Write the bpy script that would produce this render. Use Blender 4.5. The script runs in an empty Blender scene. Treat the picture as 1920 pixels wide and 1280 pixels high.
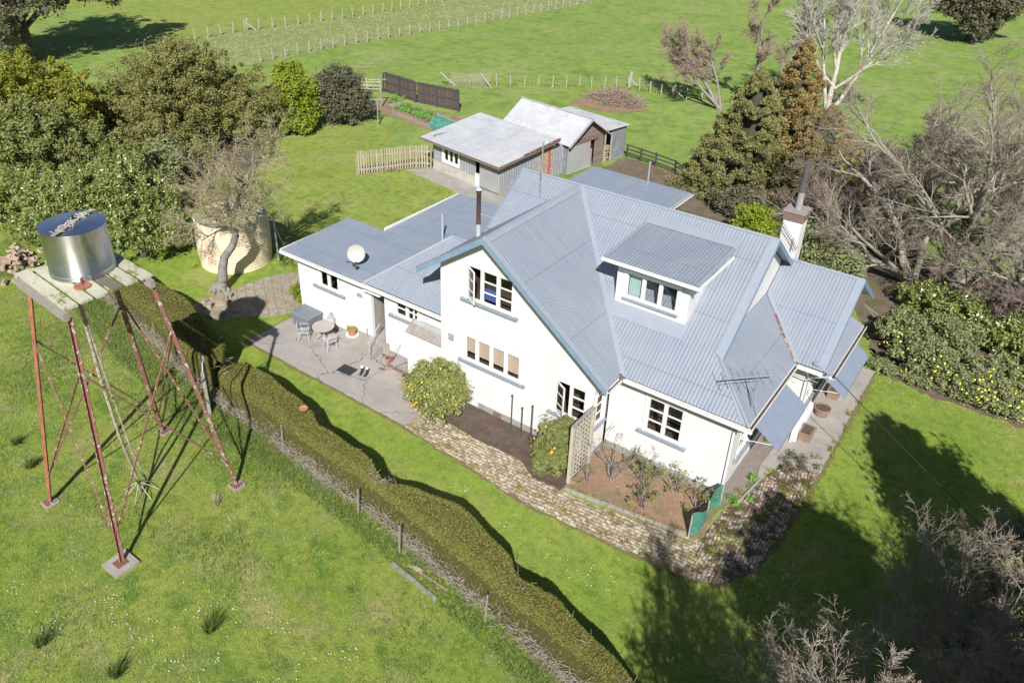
import bpy, math, random
import numpy as np
from mathutils import Vector, Matrix
from mathutils.geometry import tessellate_polygon
scene = bpy.context.scene
col = scene.collection

# ------------------------------------------------------------------ camera
CAM = (5.3849, -20.8270, 18.9996)
pit, roll, yaw = 0.509298, 0.0257607, 2.195788
fw = Vector((math.cos(yaw)*math.cos(pit), math.sin(yaw)*math.cos(pit), -math.sin(pit)))
rt = Vector((math.sin(yaw), -math.cos(yaw), 0)); up = rt.cross(fw)
r2 = rt*math.cos(roll)+up*math.sin(roll); u2 = -rt*math.sin(roll)+up*math.cos(roll)
cd = bpy.data.cameras.new('camera'); cam = bpy.data.objects.new('camera', cd); col.objects.link(cam)
cam.matrix_world = Matrix(((r2.x,u2.x,-fw.x,CAM[0]),(r2.y,u2.y,-fw.y,CAM[1]),(r2.z,u2.z,-fw.z,CAM[2]),(0,0,0,1)))
cd.sensor_width = 36; cd.lens = 1492.15/1920*36
cd.shift_x = 39.5/1920; cd.shift_y = -97.2/1920
cd.clip_start = .1; cd.clip_end = 2000
scene.camera = cam
# ------------------------------------------------------------------ light
SUN = Vector((0.68, -1.02, 1.0)).normalized()
world = bpy.data.worlds.new('World'); scene.world = world; world.use_nodes = True
nt = world.node_tree; bg = nt.nodes['Background']
sky = nt.nodes.new('ShaderNodeTexSky'); sky.sky_type = 'NISHITA'; sky.sun_disc = False
sky.sun_elevation = math.asin(SUN.z); sky.sun_rotation = math.atan2(SUN.x, SUN.y)
sky.air_density = 1.0; sky.dust_density = .6; sky.ozone_density = 1.5
nt.links.new(sky.outputs[0], bg.inputs[0]); bg.inputs[1].default_value = .052
sl = bpy.data.lights.new('sun', 'SUN'); so = bpy.data.objects.new('sun', sl); col.objects.link(so)
sl.energy = 5.0; sl.angle = math.radians(.5); sl.color = (1, .965, .92)
so.rotation_euler = (-SUN).to_track_quat('-Z', 'Y').to_euler(); so.location = (20, -30, 40)
scene.view_settings.view_transform = 'Standard'; scene.view_settings.look = 'None'
scene.view_settings.exposure = 0.56; scene.view_settings.gamma = 1
scene.cycles.max_bounces = 6; scene.cycles.transparent_max_bounces = 8

# ------------------------------------------------------------------ materials
def nd(t, ty, **kw):
    n = t.nodes.new(ty)
    for k, v in kw.items(): setattr(n, k, v)
    return n
def new_mat(name):
    m = bpy.data.materials.new(name); m.use_nodes = True
    return m, m.node_tree, m.node_tree.nodes['Principled BSDF']
def noise(t, vec, scale, detail=4, rough=.6):
    n = nd(t, 'ShaderNodeTexNoise'); n.inputs['Scale'].default_value = scale
    n.inputs['Detail'].default_value = detail; n.inputs['Roughness'].default_value = rough
    t.links.new(vec, n.inputs['Vector']); return n.outputs['Fac']
def ramp(t, fac, stops):
    r = nd(t, 'ShaderNodeValToRGB'); e = r.color_ramp.elements
    while len(e) < len(stops): e.new(.5)
    for i, (p, c) in enumerate(stops):
        e[i].position = p; e[i].color = (c[0], c[1], c[2], 1) if hasattr(c, '__len__') else (c, c, c, 1)
    t.links.new(fac, r.inputs[0]); return r.outputs[0]
def mix(t, fac, a, b, mode='MIX'):
    m = nd(t, 'ShaderNodeMix', data_type='RGBA', blend_type=mode)
    for s, v in ((0, fac), (6, a), (7, b)):
        if hasattr(v, 'is_output') or hasattr(v, 'links'): t.links.new(v, m.inputs[s])
        elif hasattr(v, '__len__'): m.inputs[s].default_value = (v[0], v[1], v[2], 1)
        else: m.inputs[s].default_value = v
    return m.outputs[2]
def mth(t, op, a, b=0.0):
    m = nd(t, 'ShaderNodeMath', operation=op)
    for i, v in enumerate((a, b)):
        if hasattr(v, 'links'): t.links.new(v, m.inputs[i])
        else: m.inputs[i].default_value = v
    return m.outputs[0]
def bump(t, bs, h, dist=.02, strength=1.0, prev=None):
    b = nd(t, 'ShaderNodeBump'); b.inputs['Distance'].default_value = dist
    b.inputs['Strength'].default_value = strength
    t.links.new(h, b.inputs['Height'])
    if prev: t.links.new(prev, b.inputs['Normal'])
    t.links.new(b.outputs[0], bs.inputs['Normal']); return b.outputs[0]
def ocoord(t, which='Object'):
    return nd(t, 'ShaderNodeTexCoord').outputs[which]
def pm(name, c1, c2=None, scale=3.0, rough=.7, metal=0.0, bsc=40.0, bd=.004, fine=.0, stain=None, stain_sc=1.2, stain_at=(.55, .7), spec=.5):
    m, t, b = new_mat(name); c2 = c2 or tuple(x*.8 for x in c1)
    o = ocoord(t); f = noise(t, o, scale, 5, .65)
    c = mix(t, ramp(t, f, ((.35, 0.0), (.65, 1.0))), c1, c2)
    if fine:
        g = noise(t, o, scale*14, 3, .7)
        c = mix(t, fine, c, ramp(t, g, ((.3, .15), (.7, 1.0))), 'MULTIPLY')
    if stain:
        s = noise(t, o, stain_sc, 6, .75)
        c = mix(t, ramp(t, s, ((stain_at[0], 0.0), (stain_at[1], 1.0))), c, stain)
    t.links.new(c, b.inputs['Base Color'])
    b.inputs['Roughness'].default_value = rough; b.inputs['Metallic'].default_value = metal
    b.inputs['Specular IOR Level'].default_value = spec
    if bd: bump(t, b, noise(t, o, bsc, 4, .7), bd)
    return m
def leaf_mat(name, c1, c2, c3, sc=1.5, trans=.3, rough=.6, spec=.3, gain=1.75):
    c1, c2, c3 = [tuple(min(v*gain, .5) for v in c) for c in (c1, c2, c3)]
    m, t, b = new_mat(name); o = ocoord(t)
    f = noise(t, o, sc, 4, .6)
    g = nd(t, 'ShaderNodeNewGeometry')
    c = mix(t, ramp(t, f, ((.35, 0.0), (.65, 1.0))), c1, c2)
    c = mix(t, ramp(t, g.outputs['Random Per Island'], ((.0, 0.0), (1.0, .85))), c, c3)
    t.links.new(c, b.inputs['Base Color']); b.inputs['Roughness'].default_value = rough
    b.inputs['Specular IOR Level'].default_value = spec
    tr = nd(t, 'ShaderNodeBsdfTranslucent'); t.links.new(c, tr.inputs[0])
    ms = nd(t, 'ShaderNodeMixShader'); ms.inputs[0].default_value = trans
    out = t.nodes['Material Output']
    t.links.new(b.outputs[0], ms.inputs[1]); t.links.new(tr.outputs[0], ms.inputs[2]); t.links.new(ms.outputs[0], out.inputs[0])
    return m
def grass_mat(name, dark, mid, light, dry, sc=1.0, bd=.03):
    m, t, b = new_mat(name); o = ocoord(t)
    big = noise(t, o, .22*sc, 5, .62); med = noise(t, o, 1.1*sc, 5, .65); fin = noise(t, o, 9, 5, .75)
    c = mix(t, ramp(t, big, ((.38, 0.0), (.62, 1.0))), mid, light)
    c = mix(t, ramp(t, med, ((.47, 0.0), (.60, .85))), c, dark)
    c = mix(t, ramp(t, noise(t, o, .55*sc, 6, .7), ((.52, 0.0), (.65, .85))), c, dry)
    tuft = noise(t, o, 3.2*sc, 6, .72)
    c = mix(t, .55, c, ramp(t, tuft, ((.34, .45), (.5, 1.0), (.66, 1.25))), 'MULTIPLY')
    bare = noise(t, o, .09*sc, 7, .7)
    c = mix(t, ramp(t, bare, ((.55, 0.0), (.72, .55))), c, dry)
    c = mix(t, .5, c, ramp(t, fin, ((.3, .5), (.65, 1.0))), 'MULTIPLY')
    t.links.new(c, b.inputs['Base Color']); b.inputs['Roughness'].default_value = .85
    b.inputs['Specular IOR Level'].default_value = .15
    bump(t, b, noise(t, o, 22, 4, .75), bd, 1.0)
    return m
def roof_mat(name, c1, c2, rust=None, pitch=.125, amp=.0055, rib=.16, rough=.42, metal=0.0, sheet=2.4, blot=(.6, .8)):
    m, t, b = new_mat(name)
    uv = ocoord(t, 'UV'); sp = nd(t, 'ShaderNodeSeparateXYZ'); t.links.new(uv, sp.inputs[0])
    u, v = sp.outputs[0], sp.outputs[1]
    s = mth(t, 'SINE', mth(t, 'MULTIPLY', u, 2*math.pi/pitch))
    h = mth(t, 'MULTIPLY', s, amp)
    # horizontal laps and sheet side laps
    lap = mth(t, 'LESS_THAN', mth(t, 'FRACT', mth(t, 'MULTIPLY', v, 1/sheet)), .014)
    slap = mth(t, 'LESS_THAN', mth(t, 'FRACT', mth(t, 'MULTIPLY', u, 1/.76)), .03)
    o = ocoord(t)
    st = nd(t, 'ShaderNodeMapping'); t.links.new(uv, st.inputs[0]); st.inputs['Scale'].default_value = (6, .5, 1)
    streak = noise(t, st.outputs[0], 1.0, 4, .6)
    f = noise(t, o, .7, 5, .65)
    c = mix(t, ramp(t, f, ((.38, 0.0), (.62, 1.0))), c1, c2)
    c = mix(t, ramp(t, streak, ((.45, 0.0), (.75, .3))), c, tuple(x*.74 for x in c1))
    c = mix(t, ramp(t, noise(t, o, 14, 4, .8), ((.55, 0.0), (.8, .3))), c, tuple(x*.6 for x in c1))
    c = mix(t, mth(t, 'MULTIPLY', ramp(t, s, ((.0, 1.0), (.35, 0.0))), rib), c, tuple(x*.5 for x in c1))
    c = mix(t, mth(t, 'MULTIPLY', mth(t, 'MAXIMUM', lap, mth(t, 'MULTIPLY', slap, .5)), .45), c, tuple(x*.4 for x in c1))
    if rust:
        c = mix(t, ramp(t, noise(t, o, 2.6, 6, .75), ((.5, 0.0), (.7, .3))), c, (.64, .65, .66))
        c = mix(t, ramp(t, noise(t, o, 2.4, 7, .8), ((blot[0], 0.0), (blot[1], 1.0))), c, rust)
    t.links.new(c, b.inputs['Base Color']); b.inputs['Metallic'].default_value = metal
    t.links.new(ramp(t, noise(t, o, 3, 4, .6), ((.3, rough-.08), (.7, rough+.15))), b.inputs['Roughness'])
    p = bump(t, b, h, 1.0, 1.0)
    bump(t, b, noise(t, o, 1.3, 3, .5), .05, .5, p)
    return m
def glass_mat():
    m, t, b = new_mat('window_glass')
    t.nodes.remove(b)
    tr = nd(t, 'ShaderNodeBsdfTransparent'); gl = nd(t, 'ShaderNodeBsdfGlossy'); gl.inputs['Roughness'].default_value = .03
    tr.inputs[0].default_value = (.85, .88, .88, 1)
    lw = nd(t, 'ShaderNodeLayerWeight'); lw.inputs[0].default_value = .5
    fr = mth(t, 'MULTIPLY_ADD', mth(t, 'POWER', lw.outputs['Facing'], 3.0), .6)
    fr.node.inputs[2].default_value = .05
    ms = nd(t, 'ShaderNodeMixShader'); t.links.new(fr, ms.inputs[0])
    t.links.new(tr.outputs[0], ms.inputs[1]); t.links.new(gl.outputs[0], ms.inputs[2])
    t.links.new(ms.outputs[0], t.nodes['Material Output'].inputs[0])
    return m
def brick_path_mat(name, c1, c2, mortar, moss, lichen, bw=.23, bh=.11, moss_at=(.5, .62), lich_at=(.5, .6), rot=0):
    m, t, b = new_mat(name); o = ocoord(t)
    mp = nd(t, 'ShaderNodeMapping'); t.links.new(o, mp.inputs[0]); mp.inputs['Rotation'].default_value = (0, 0, rot)
    wob = nd(t, 'ShaderNodeTexNoise'); wob.inputs['Scale'].default_value = 1.2; t.links.new(o, wob.inputs[0])
    ad = nd(t, 'ShaderNodeVectorMath', operation='MULTIPLY_ADD')
    t.links.new(wob.outputs['Color'], ad.inputs[0]); ad.inputs[1].default_value = (.22, .22, 0); t.links.new(mp.outputs[0], ad.inputs[2])
    br = nd(t, 'ShaderNodeTexBrick'); t.links.new(ad.outputs[0], br.inputs['Vector'])
    br.inputs['Scale'].default_value = 1; br.inputs['Brick Width'].default_value = bw; br.inputs['Row Height'].default_value = bh
    br.inputs['Mortar Size'].default_value = .012; br.inputs['Bias'].default_value = 0
    br.inputs['Color1'].default_value = (*c1, 1); br.inputs['Color2'].default_value = (*c2, 1); br.inputs['Mortar'].default_value = (*mortar, 1)
    c = mix(t, ramp(t, noise(t, o, 5, 5, .75), ((lich_at[0], 0.0), (lich_at[1], 1.0))), br.outputs['Color'], lichen)
    c = mix(t, ramp(t, noise(t, o, 2.2, 6, .75), ((moss_at[0], 0.0), (moss_at[1], 1.0))), c, moss)
    c = mix(t, ramp(t, br.outputs['Fac'], ((.0, 0.0), (1.0, .85))), c, mortar)
    c = mix(t, .5, c, ramp(t, noise(t, o, 30, 4, .8), ((.3, .3), (.7, 1.3))), 'MULTIPLY')
    t.links.new(c, b.inputs['Base Color']); b.inputs['Roughness'].default_value = .9
    h = mth(t, 'ADD', mth(t, 'MULTIPLY', br.outputs['Fac'], -.6), noise(t, o, 18, 5, .8))
    bump(t, b, h, .03); return m
def concrete_mat(name, c1, c2, crack=True, stain=(.2, .19, .15)):
    m, t, b = new_mat(name); o = ocoord(t)
    c = mix(t, ramp(t, noise(t, o, .9, 6, .65), ((.35, 0.0), (.65, 1.0))), c1, c2)
    mp = nd(t, 'ShaderNodeMapping'); t.links.new(o, mp.inputs[0]); mp.inputs['Scale'].default_value = (.6, 3.5, 1)
    c = mix(t, ramp(t, noise(t, mp.outputs[0], 1.6, 5, .7), ((.5, 0.0), (.75, .6))), c, stain)
    c = mix(t, .35, c, ramp(t, noise(t, o, 45, 3, .8), ((.3, .4), (.7, 1.15))), 'MULTIPLY')
    if crack:
        vo = nd(t, 'ShaderNodeTexVoronoi', feature='DISTANCE_TO_EDGE'); vo.inputs['Scale'].default_value = .42
        ad = nd(t, 'ShaderNodeVectorMath', operation='MULTIPLY_ADD'); wn = nd(t, 'ShaderNodeTexNoise'); wn.inputs['Scale'].default_value = 2.5
        t.links.new(o, wn.inputs[0]); t.links.new(wn.outputs['Color'], ad.inputs[0]); ad.inputs[1].default_value = (.5, .5, 0); t.links.new(o, ad.inputs[2])
        t.links.new(ad.outputs[0], vo.inputs['Vector'])
        k = mth(t, 'LESS_THAN', vo.outputs['Distance'], .006)
        c = mix(t, mth(t, 'MULTIPLY', k, .75), c, (.06, .055, .035))
    t.links.new(c, b.inputs['Base Color']); b.inputs['Roughness'].default_value = .88
    bump(t, b, noise(t, o, 30, 4, .7), .006); return m
def plank_mat(name, c1, c2, axis=0, w=.15, moss=None, rough=.85, stretch=(1, 1, 1), dark=.35):
    m, t, b = new_mat(name); o = ocoord(t)
    sp = nd(t, 'ShaderNodeSeparateXYZ'); t.links.new(o, sp.inputs[0]); x = sp.outputs[axis]
    cell = mth(t, 'FLOOR', mth(t, 'MULTIPLY', x, 1/w))
    wn = nd(t, 'ShaderNodeTexWhiteNoise', noise_dimensions='1D'); t.links.new(cell, wn.inputs['W'])
    c = mix(t, wn.outputs['Value'], c1, c2)
    mp = nd(t, 'ShaderNodeMapping'); t.links.new(o, mp.inputs[0]); mp.inputs['Scale'].default_value = stretch
    c = mix(t, .5, c, ramp(t, noise(t, mp.outputs[0], 6, 5, .75), ((.3, .45), (.7, 1.2))), 'MULTIPLY')
    gap = mth(t, 'LESS_THAN', mth(t, 'FRACT', mth(t, 'MULTIPLY', x, 1/w)), .07)
    c = mix(t, mth(t, 'MULTIPLY', gap, 1-dark*.3), c, tuple(v*dark*.5 for v in c1))
    if moss: c = mix(t, ramp(t, noise(t, o, 1.8, 6, .75), ((.52, 0.0), (.62, 1.0))), c, moss)
    t.links.new(c, b.inputs['Base Color']); b.inputs['Roughness'].default_value = rough
    bump(t, b, mth(t, 'ADD', noise(t, mp.outputs[0], 12, 4, .7), mth(t, 'MULTIPLY', gap, -2)), .008)
    return m

M = {}
M['white'] = pm('white_render', (.655, .655, .645), (.60, .60, .585), 1.3, .8, bsc=60, bd=.004, stain=(.50, .49, .45), stain_sc=1.6, stain_at=(.55, .8))
M['whitepaint'] = pm('white_paint', (.74, .74, .72), (.66, .66, .63), 5, .5, bd=0)
M['plinth'] = pm('concrete_plinth', (.36, .35, .32), (.27, .26, .24), 3, .9, bsc=25, bd=.01, fine=.3)
M['roof'] = roof_mat('blue_grey_corrugated_iron', (.228, .262, .318), (.255, .282, .326))
M['roofflat'] = roof_mat('blue_grey_low_pitch_iron', (.222, .262, .322), (.25, .282, .33), amp=.003, pitch=.19, rib=.08)
M['flash'] = pm('blue_grey_flashing', (.235, .268, .322), (.265, .29, .332), 2, .5, bd=.01, bsc=4)
M['barge'] = pm('blue_barge_paint', (.16, .24, .34), (.20, .28, .37), 3, .5, bd=.002)
M['sill'] = pm('grey_sill_paint', (.20, .235, .28), (.25, .28, .31), 4, .6, bd=.002)
M['zinc'] = roof_mat('old_galvanised_iron', (.46, .47, .50), (.55, .55, .56), rust=(.30, .15, .10), amp=.008, pitch=.15, blot=(.60, .66), sheet=1.7)
M['zincwall'] = roof_mat('weathered_galvanised_wall', (.30, .32, .35), (.40, .41, .42), rust=(.2, .17, .15), amp=.012, rib=.45, pitch=.15, blot=(.62, .8), sheet=9)
M['glass'] = glass_mat()
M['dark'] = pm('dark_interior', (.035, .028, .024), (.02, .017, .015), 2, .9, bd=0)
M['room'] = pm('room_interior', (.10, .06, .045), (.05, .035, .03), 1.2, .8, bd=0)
M['blind'] = pm('pink_roller_blind', (.56, .41, .33), (.52, .38, .31), 2, .8, bd=0)
M['curtain'] = pm('pale_green_curtain', (.42, .55, .53), (.34, .46, .45), 8, .8, bd=0)
M['bluecloth'] = pm('blue_cloth', (.07, .12, .42), (.05, .09, .33), 6, .8, bd=0)
M['brick'] = pm('red_brick', (.22, .125, .10), (.15, .10, .085), 9, .85, bsc=20, bd=.01)
M['rust'] = pm('rusty_steel', (.21, .085, .055), (.12, .055, .045), 5, .8, bsc=30, bd=.006, stain=(.38, .34, .29), stain_sc=5, stain_at=(.54, .60))
M['rustorange'] = pm('orange_rusty_steel', (.36, .14, .07), (.2, .08, .05), 3, .8, bsc=30, bd=.005)
M['crust'] = pm('lichen_crusted_pipe', (.42, .40, .34), (.2, .11, .08), 9, .9, bsc=30, bd=.012)
M['steel'] = pm('brushed_stainless', (.66, .65, .63), (.56, .55, .53), 3, .36, 1.0, bsc=3, bd=.004)
_m = M['steel']; _t = _m.node_tree; _b = _t.nodes['Principled BSDF']; _b.inputs['Anisotropic'].default_value = .92; _b.inputs['Anisotropic Rotation'].default_value = .25
_tg = _t.nodes.new('ShaderNodeTangent'); _tg.direction_type = 'RADIAL'; _tg.axis = 'Z'; _t.links.new(_tg.outputs[0], _b.inputs['Tangent'])
M['steeltop'] = pm('stainless_lid', (.55, .62, .78), (.48, .54, .68), 2, .34, 1.0, bd=0, stain=(.60, .58, .48), stain_sc=2.3, stain_at=(.56, .58))
M['timbermoss'] = plank_mat('lichen_covered_planks', (.50, .49, .38), (.40, .39, .29), 1, 5.0, moss=(.16, .16, .02), stretch=(.6, 4, 4))
M['greytimber'] = pm('grey_weathered_timber', (.34, .31, .28), (.25, .22, .2), 5, .85, bsc=25, bd=.008, fine=.3)
M['picket'] = plank_mat('lichen_paling', (.42, .355, .28), (.35, .30, .23), 0, .17, moss=(.32, .27, .12), stretch=(3, 3, .5))
M['blackfence'] = plank_mat('dark_stained_boards', (.075, .06, .052), (.12, .09, .075), 0, .16, stretch=(6, 6, .5))
M['darkrail'] = pm('dark_stained_rail', (.05, .048, .045), (.08, .07, .06), 4, .85, bd=.003)
M['post'] = pm('pale_weathered_post', (.42, .39, .33), (.3, .27, .22), 5, .9, bsc=20, bd=.01)
M['oldboard'] = plank_mat('brown_weatherboard', (.20, .145, .12), (.27, .21, .18), 2, .17, stretch=(.4, .4, 6))
M['fibro'] = pm('grey_cement_sheet', (.33, .335, .33), (.28, .285, .28), 1.2, .8, bsc=15, bd=.003)
M['tankcream'] = pm('cream_polythene', (.76, .63, .47), (.71, .585, .43), 1.2, .5, bd=0)
M['tanktop'] = pm('leaf_littered_lid', (.38, .35, .20), (.55, .50, .34), 5, .9, bsc=15, bd=.02, stain=(.22, .08, .07), stain_sc=1.3, stain_at=(.56, .6))
M['patio'] = concrete_mat('patio_concrete', (.37, .335, .31), (.30, .275, .255), True, (.235, .21, .19))
M['concrete'] = concrete_mat('old_concrete', (.38, .35, .32), (.28, .26, .23), False, (.22, .2, .17))
M['brickpath'] = brick_path_mat('mossy_brick_paving', (.34, .25, .16), (.47, .37, .26), (.17, .12, .06), (.17, .14, .045), (.66, .60, .48), bw=.27, bh=.14, moss_at=(.50, .64), lich_at=(.49, .56), rot=-.1)
M['brickpath2'] = brick_path_mat('red_brick_paving_with_moss', (.32, .18, .13), (.44, .33, .26), (.09, .07, .04), (.085, .072, .025), (.66, .60, .52), moss_at=(.46, .54), lich_at=(.50, .55), rot=1.5)
M['stonepath'] = brick_path_mat('crazy_stone_paving', (.30, .26, .19), (.36, .32, .25), (.26, .20, .12), (.30, .22, .12), (.42, .40, .36), bw=.6, bh=.42, moss_at=(.5, .62), lich_at=(.52, .6), rot=.6)
M['soil'] = pm('dark_garden_soil', (.105, .068, .05), (.16, .115, .09), 2.5, .95, bsc=18, bd=.05, fine=.5)
M['redsoil'] = pm('reddish_mulch', (.40, .24, .165), (.27, .19, .11), 1.1, .95, bsc=18, bd=.04, fine=.45, stain=(.16, .15, .06), stain_sc=.9, stain_at=(.5, .6))
M['gravel'] = pm('grey_path_grit', (.30, .25, .22), (.24, .19, .17), 4, .95, bsc=40, bd=.02, fine=.4)
M['paddock'] = grass_mat('paddock_grass', (.095, .19, .03), (.205, .285, .045), (.27, .32, .065), (.36, .34, .13), 1.0, .04)
M['lawn'] = grass_mat('mown_lawn', (.145, .235, .034), (.205, .29, .044), (.26, .32, .06), (.32, .33, .10), .8, .02)
M['backlawn'] = grass_mat('rear_lawn', (.165, .24, .042), (.225, .29, .058), (.275, .315, .075), (.32, .31, .12), .8, .008)
M['farfield'] = grass_mat('far_pasture', (.15, .245, .048), (.20, .29, .062), (.235, .315, .078), (.29, .31, .12), .3, .006)
M['drystrip'] = grass_mat('dry_rank_grass', (.155, .225, .06), (.22, .265, .085), (.27, .295, .11), (.35, .325, .18), 1.2, .01)
M['terracotta'] = pm('terracotta', (.42, .17, .10), (.36, .15, .1), 6, .8, bd=.002)
M['planter'] = pm('brick_planter_terracotta', (.27, .175, .135), (.21, .145, .115), 6, .9, bd=.01)
M['chairwhite'] = pm('pale_grey_cast_metal', (.48, .48, .49), (.4, .4, .42), 8, .5, bd=0)
M['tabletop'] = pm('grey_stone_table_top', (.42, .37, .34), (.36, .32, .3), 3, .6, bd=.001)
M['box'] = pm('grey_plastic', (.17, .18, .21), (.15, .16, .19), 2, .5, bd=0)
M['rubber'] = pm('black_rubber', (.02, .02, .022), (.03, .03, .03), 8, .8, bd=.003)
M['flue'] = pm('rusty_flue', (.20, .12, .09), (.12, .09, .08), 2, .55, .6, bd=0)
M['fluepale'] = pm('grey_painted_pipe', (.40, .42, .46), (.34, .36, .4), 3, .5, bd=0)
M['galv'] = pm('galvanised_pipe', (.45, .46, .47), (.36, .37, .38), 8, .4, .5, bd=0)
M['dish'] = pm('pale_dish', (.44, .43, .40), (.38, .36, .33), 4, .5, bd=0)
M['lattice'] = pm('pale_lichened_lattice', (.46, .42, .33), (.36, .33, .27), 5, .9, bd=.004)
M['dirtyrender'] = pm('stained_cream_render', (.56, .52, .45), (.44, .41, .36), 2, .9, bd=.004, fine=.3, stain=(.30, .28, .22), stain_sc=1.5)
M['awning'] = pm('slate_blue_awning', (.19, .225, .30), (.215, .25, .32), 1.5, .5, bd=.004, bsc=6)
M['yard'] = pm('brown_litter_soil', (.17, .12, .085), (.24, .18, .13), 1.4, .95, bsc=14, bd=.05, fine=.6, stain=(.10, .10, .035), stain_sc=.8, stain_at=(.5, .6))
M['edge'] = pm('mossy_lawn_edge', (.17, .15, .05), (.25, .19, .10), 3, .95, bsc=20, bd=.03, fine=.5)
M['green_net'] = pm('green_shade_cloth', (.02, .16, .11), (.09, .26, .19), 6, .7, bd=0)
M['orange'] = pm('orange_fruit', (.75, .33, .02), (.8, .45, .03), 6, .5, bd=0)
M['yellow'] = pm('yellow_petals', (.85, .74, .03), (.8, .66, .02), 6, .6, bd=0)
M['petal'] = pm('white_petals', (.8, .8, .8), (.75, .75, .78), 6, .6, bd=0)
M['log'] = pm('split_firewood', (.26, .17, .12), (.42, .34, .27), 5, .9, bd=.01, bsc=20)
M['red'] = pm('faded_red_paint', (.42, .09, .07), (.35, .08, .06), 5, .6, bd=0)
M['cable'] = pm('black_cable', (.02, .02, .02), (.03, .03, .03), 5, .6, bd=0)
M['bark'] = pm('pale_lichened_bark', (.42, .40, .31), (.28, .25, .2), 3, .9, bsc=14, bd=.03, fine=.3)
M['barkgrey'] = pm('grey_bark', (.30, .28, .25), (.2, .18, .16), 4, .9, bsc=14, bd=.03, fine=.3)
M['bonewood'] = pm('bleached_bark', (.50, .47, .42), (.36, .33, .29), 4, .9, bsc=14, bd=.02)
M['darkbark'] = pm('dark_bark', (.10, .085, .07), (.06, .05, .045), 5, .95, bsc=14, bd=.03)
M['twigpink'] = pm('pinkish_twigs', (0.357, 0.267, 0.205), (0.297, 0.229, 0.178), 1.5, .9, bd=0)
M['twiggrey'] = pm('pale_grey_twigs', (0.326, 0.276, 0.220), (0.229, 0.179, 0.140), 1.2, .9, bd=0)
M['twigbrown'] = pm('brown_twigs', (0.174, 0.126, 0.108), (0.260, 0.200, 0.174), 1.2, .9, bd=0)
M['twigolive'] = pm('olive_grey_twigs', (0.393, 0.328, 0.199), (0.472, 0.378, 0.258), 1.5, .9, bd=0)
M['l_olive'] = leaf_mat('olive_foliage', (.095, .105, .03), (.135, .132, .042), (.18, .17, .062), .8)
M['l_yellowolive'] = leaf_mat('yellow_olive_foliage', (.11, .125, .012), (.17, .165, .018), (.15, .16, .03), .7)
M['l_lime'] = leaf_mat('lime_foliage', (.10, .145, .008), (.15, .185, .012), (.15, .18, .025), .8)
M['l_dark'] = leaf_mat('dark_purple_green_foliage', (.065, .07, .045), (.11, .095, .065), (.09, .09, .05), 1)
M['l_mid'] = leaf_mat('mid_green_foliage', (.075, .10, .022), (.12, .14, .035), (.17, .175, .07), .6)
M['l_laurel'] = leaf_mat('glossy_laurel_foliage', (.05, .085, .012), (.10, .135, .02), (.20, .21, .08), 1.1, .2, .35, .6)
M['l_conifer'] = leaf_mat('conifer_foliage', (.10, .115, .04), (.15, .135, .05), (.13, .125, .05), .5, .15)
M['l_conbrown'] = leaf_mat('browned_conifer_foliage', (.16, .12, .04), (.22, .14, .06), (.12, .11, .04), .5, .15)
M['l_orange'] = leaf_mat('citrus_foliage', (.085, .115, .022), (.13, .15, .035), (.20, .20, .075), 2.2, .2, .4, .6)
M['l_bush'] = leaf_mat('grey_green_shrub_foliage', (.075, .095, .03), (.115, .135, .055), (.17, .18, .09), 2, .2)
M['l_hedge'] = leaf_mat('clipped_hedge_foliage', (.070, .078, .014), (.098, .098, .021), (.125, .112, .036), 1.4, .15)
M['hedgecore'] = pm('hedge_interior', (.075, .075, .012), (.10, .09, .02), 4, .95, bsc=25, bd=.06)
M['twighedge'] = pm('dead_hedge_twigs', (.42, .37, .31), (.28, .24, .19), 3, .95, bd=0)
M['blade'] = leaf_mat('grass_blades', (.09, .15, .018), (.16, .20, .032), (.24, .23, .08), .7, .3)
M['bladedark'] = leaf_mat('lush_grass_blades', (.042, .085, .016), (.075, .12, .022), (.12, .135, .045), .7, .3)
M['bladelawn'] = leaf_mat('lawn_blades', (.085, .14, .022), (.12, .165, .028), (.165, .19, .045), .5, .3)
M['bladedry'] = leaf_mat('dry_grass_blades', (.34, .31, .17), (.42, .37, .22), (.28, .28, .12), .5, .3)
M['veg'] = leaf_mat('vegetable_leaves', (.07, .20, .02), (.13, .27, .03), (.1, .2, .05), 1.5)
M['darkcore'] = pm('dark_crown_hull', (.06, .06, .028), (.04, .042, .02), 3, .95, bd=0)  # dark colour of the light-blocking hull inside the conifer crowns

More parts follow.
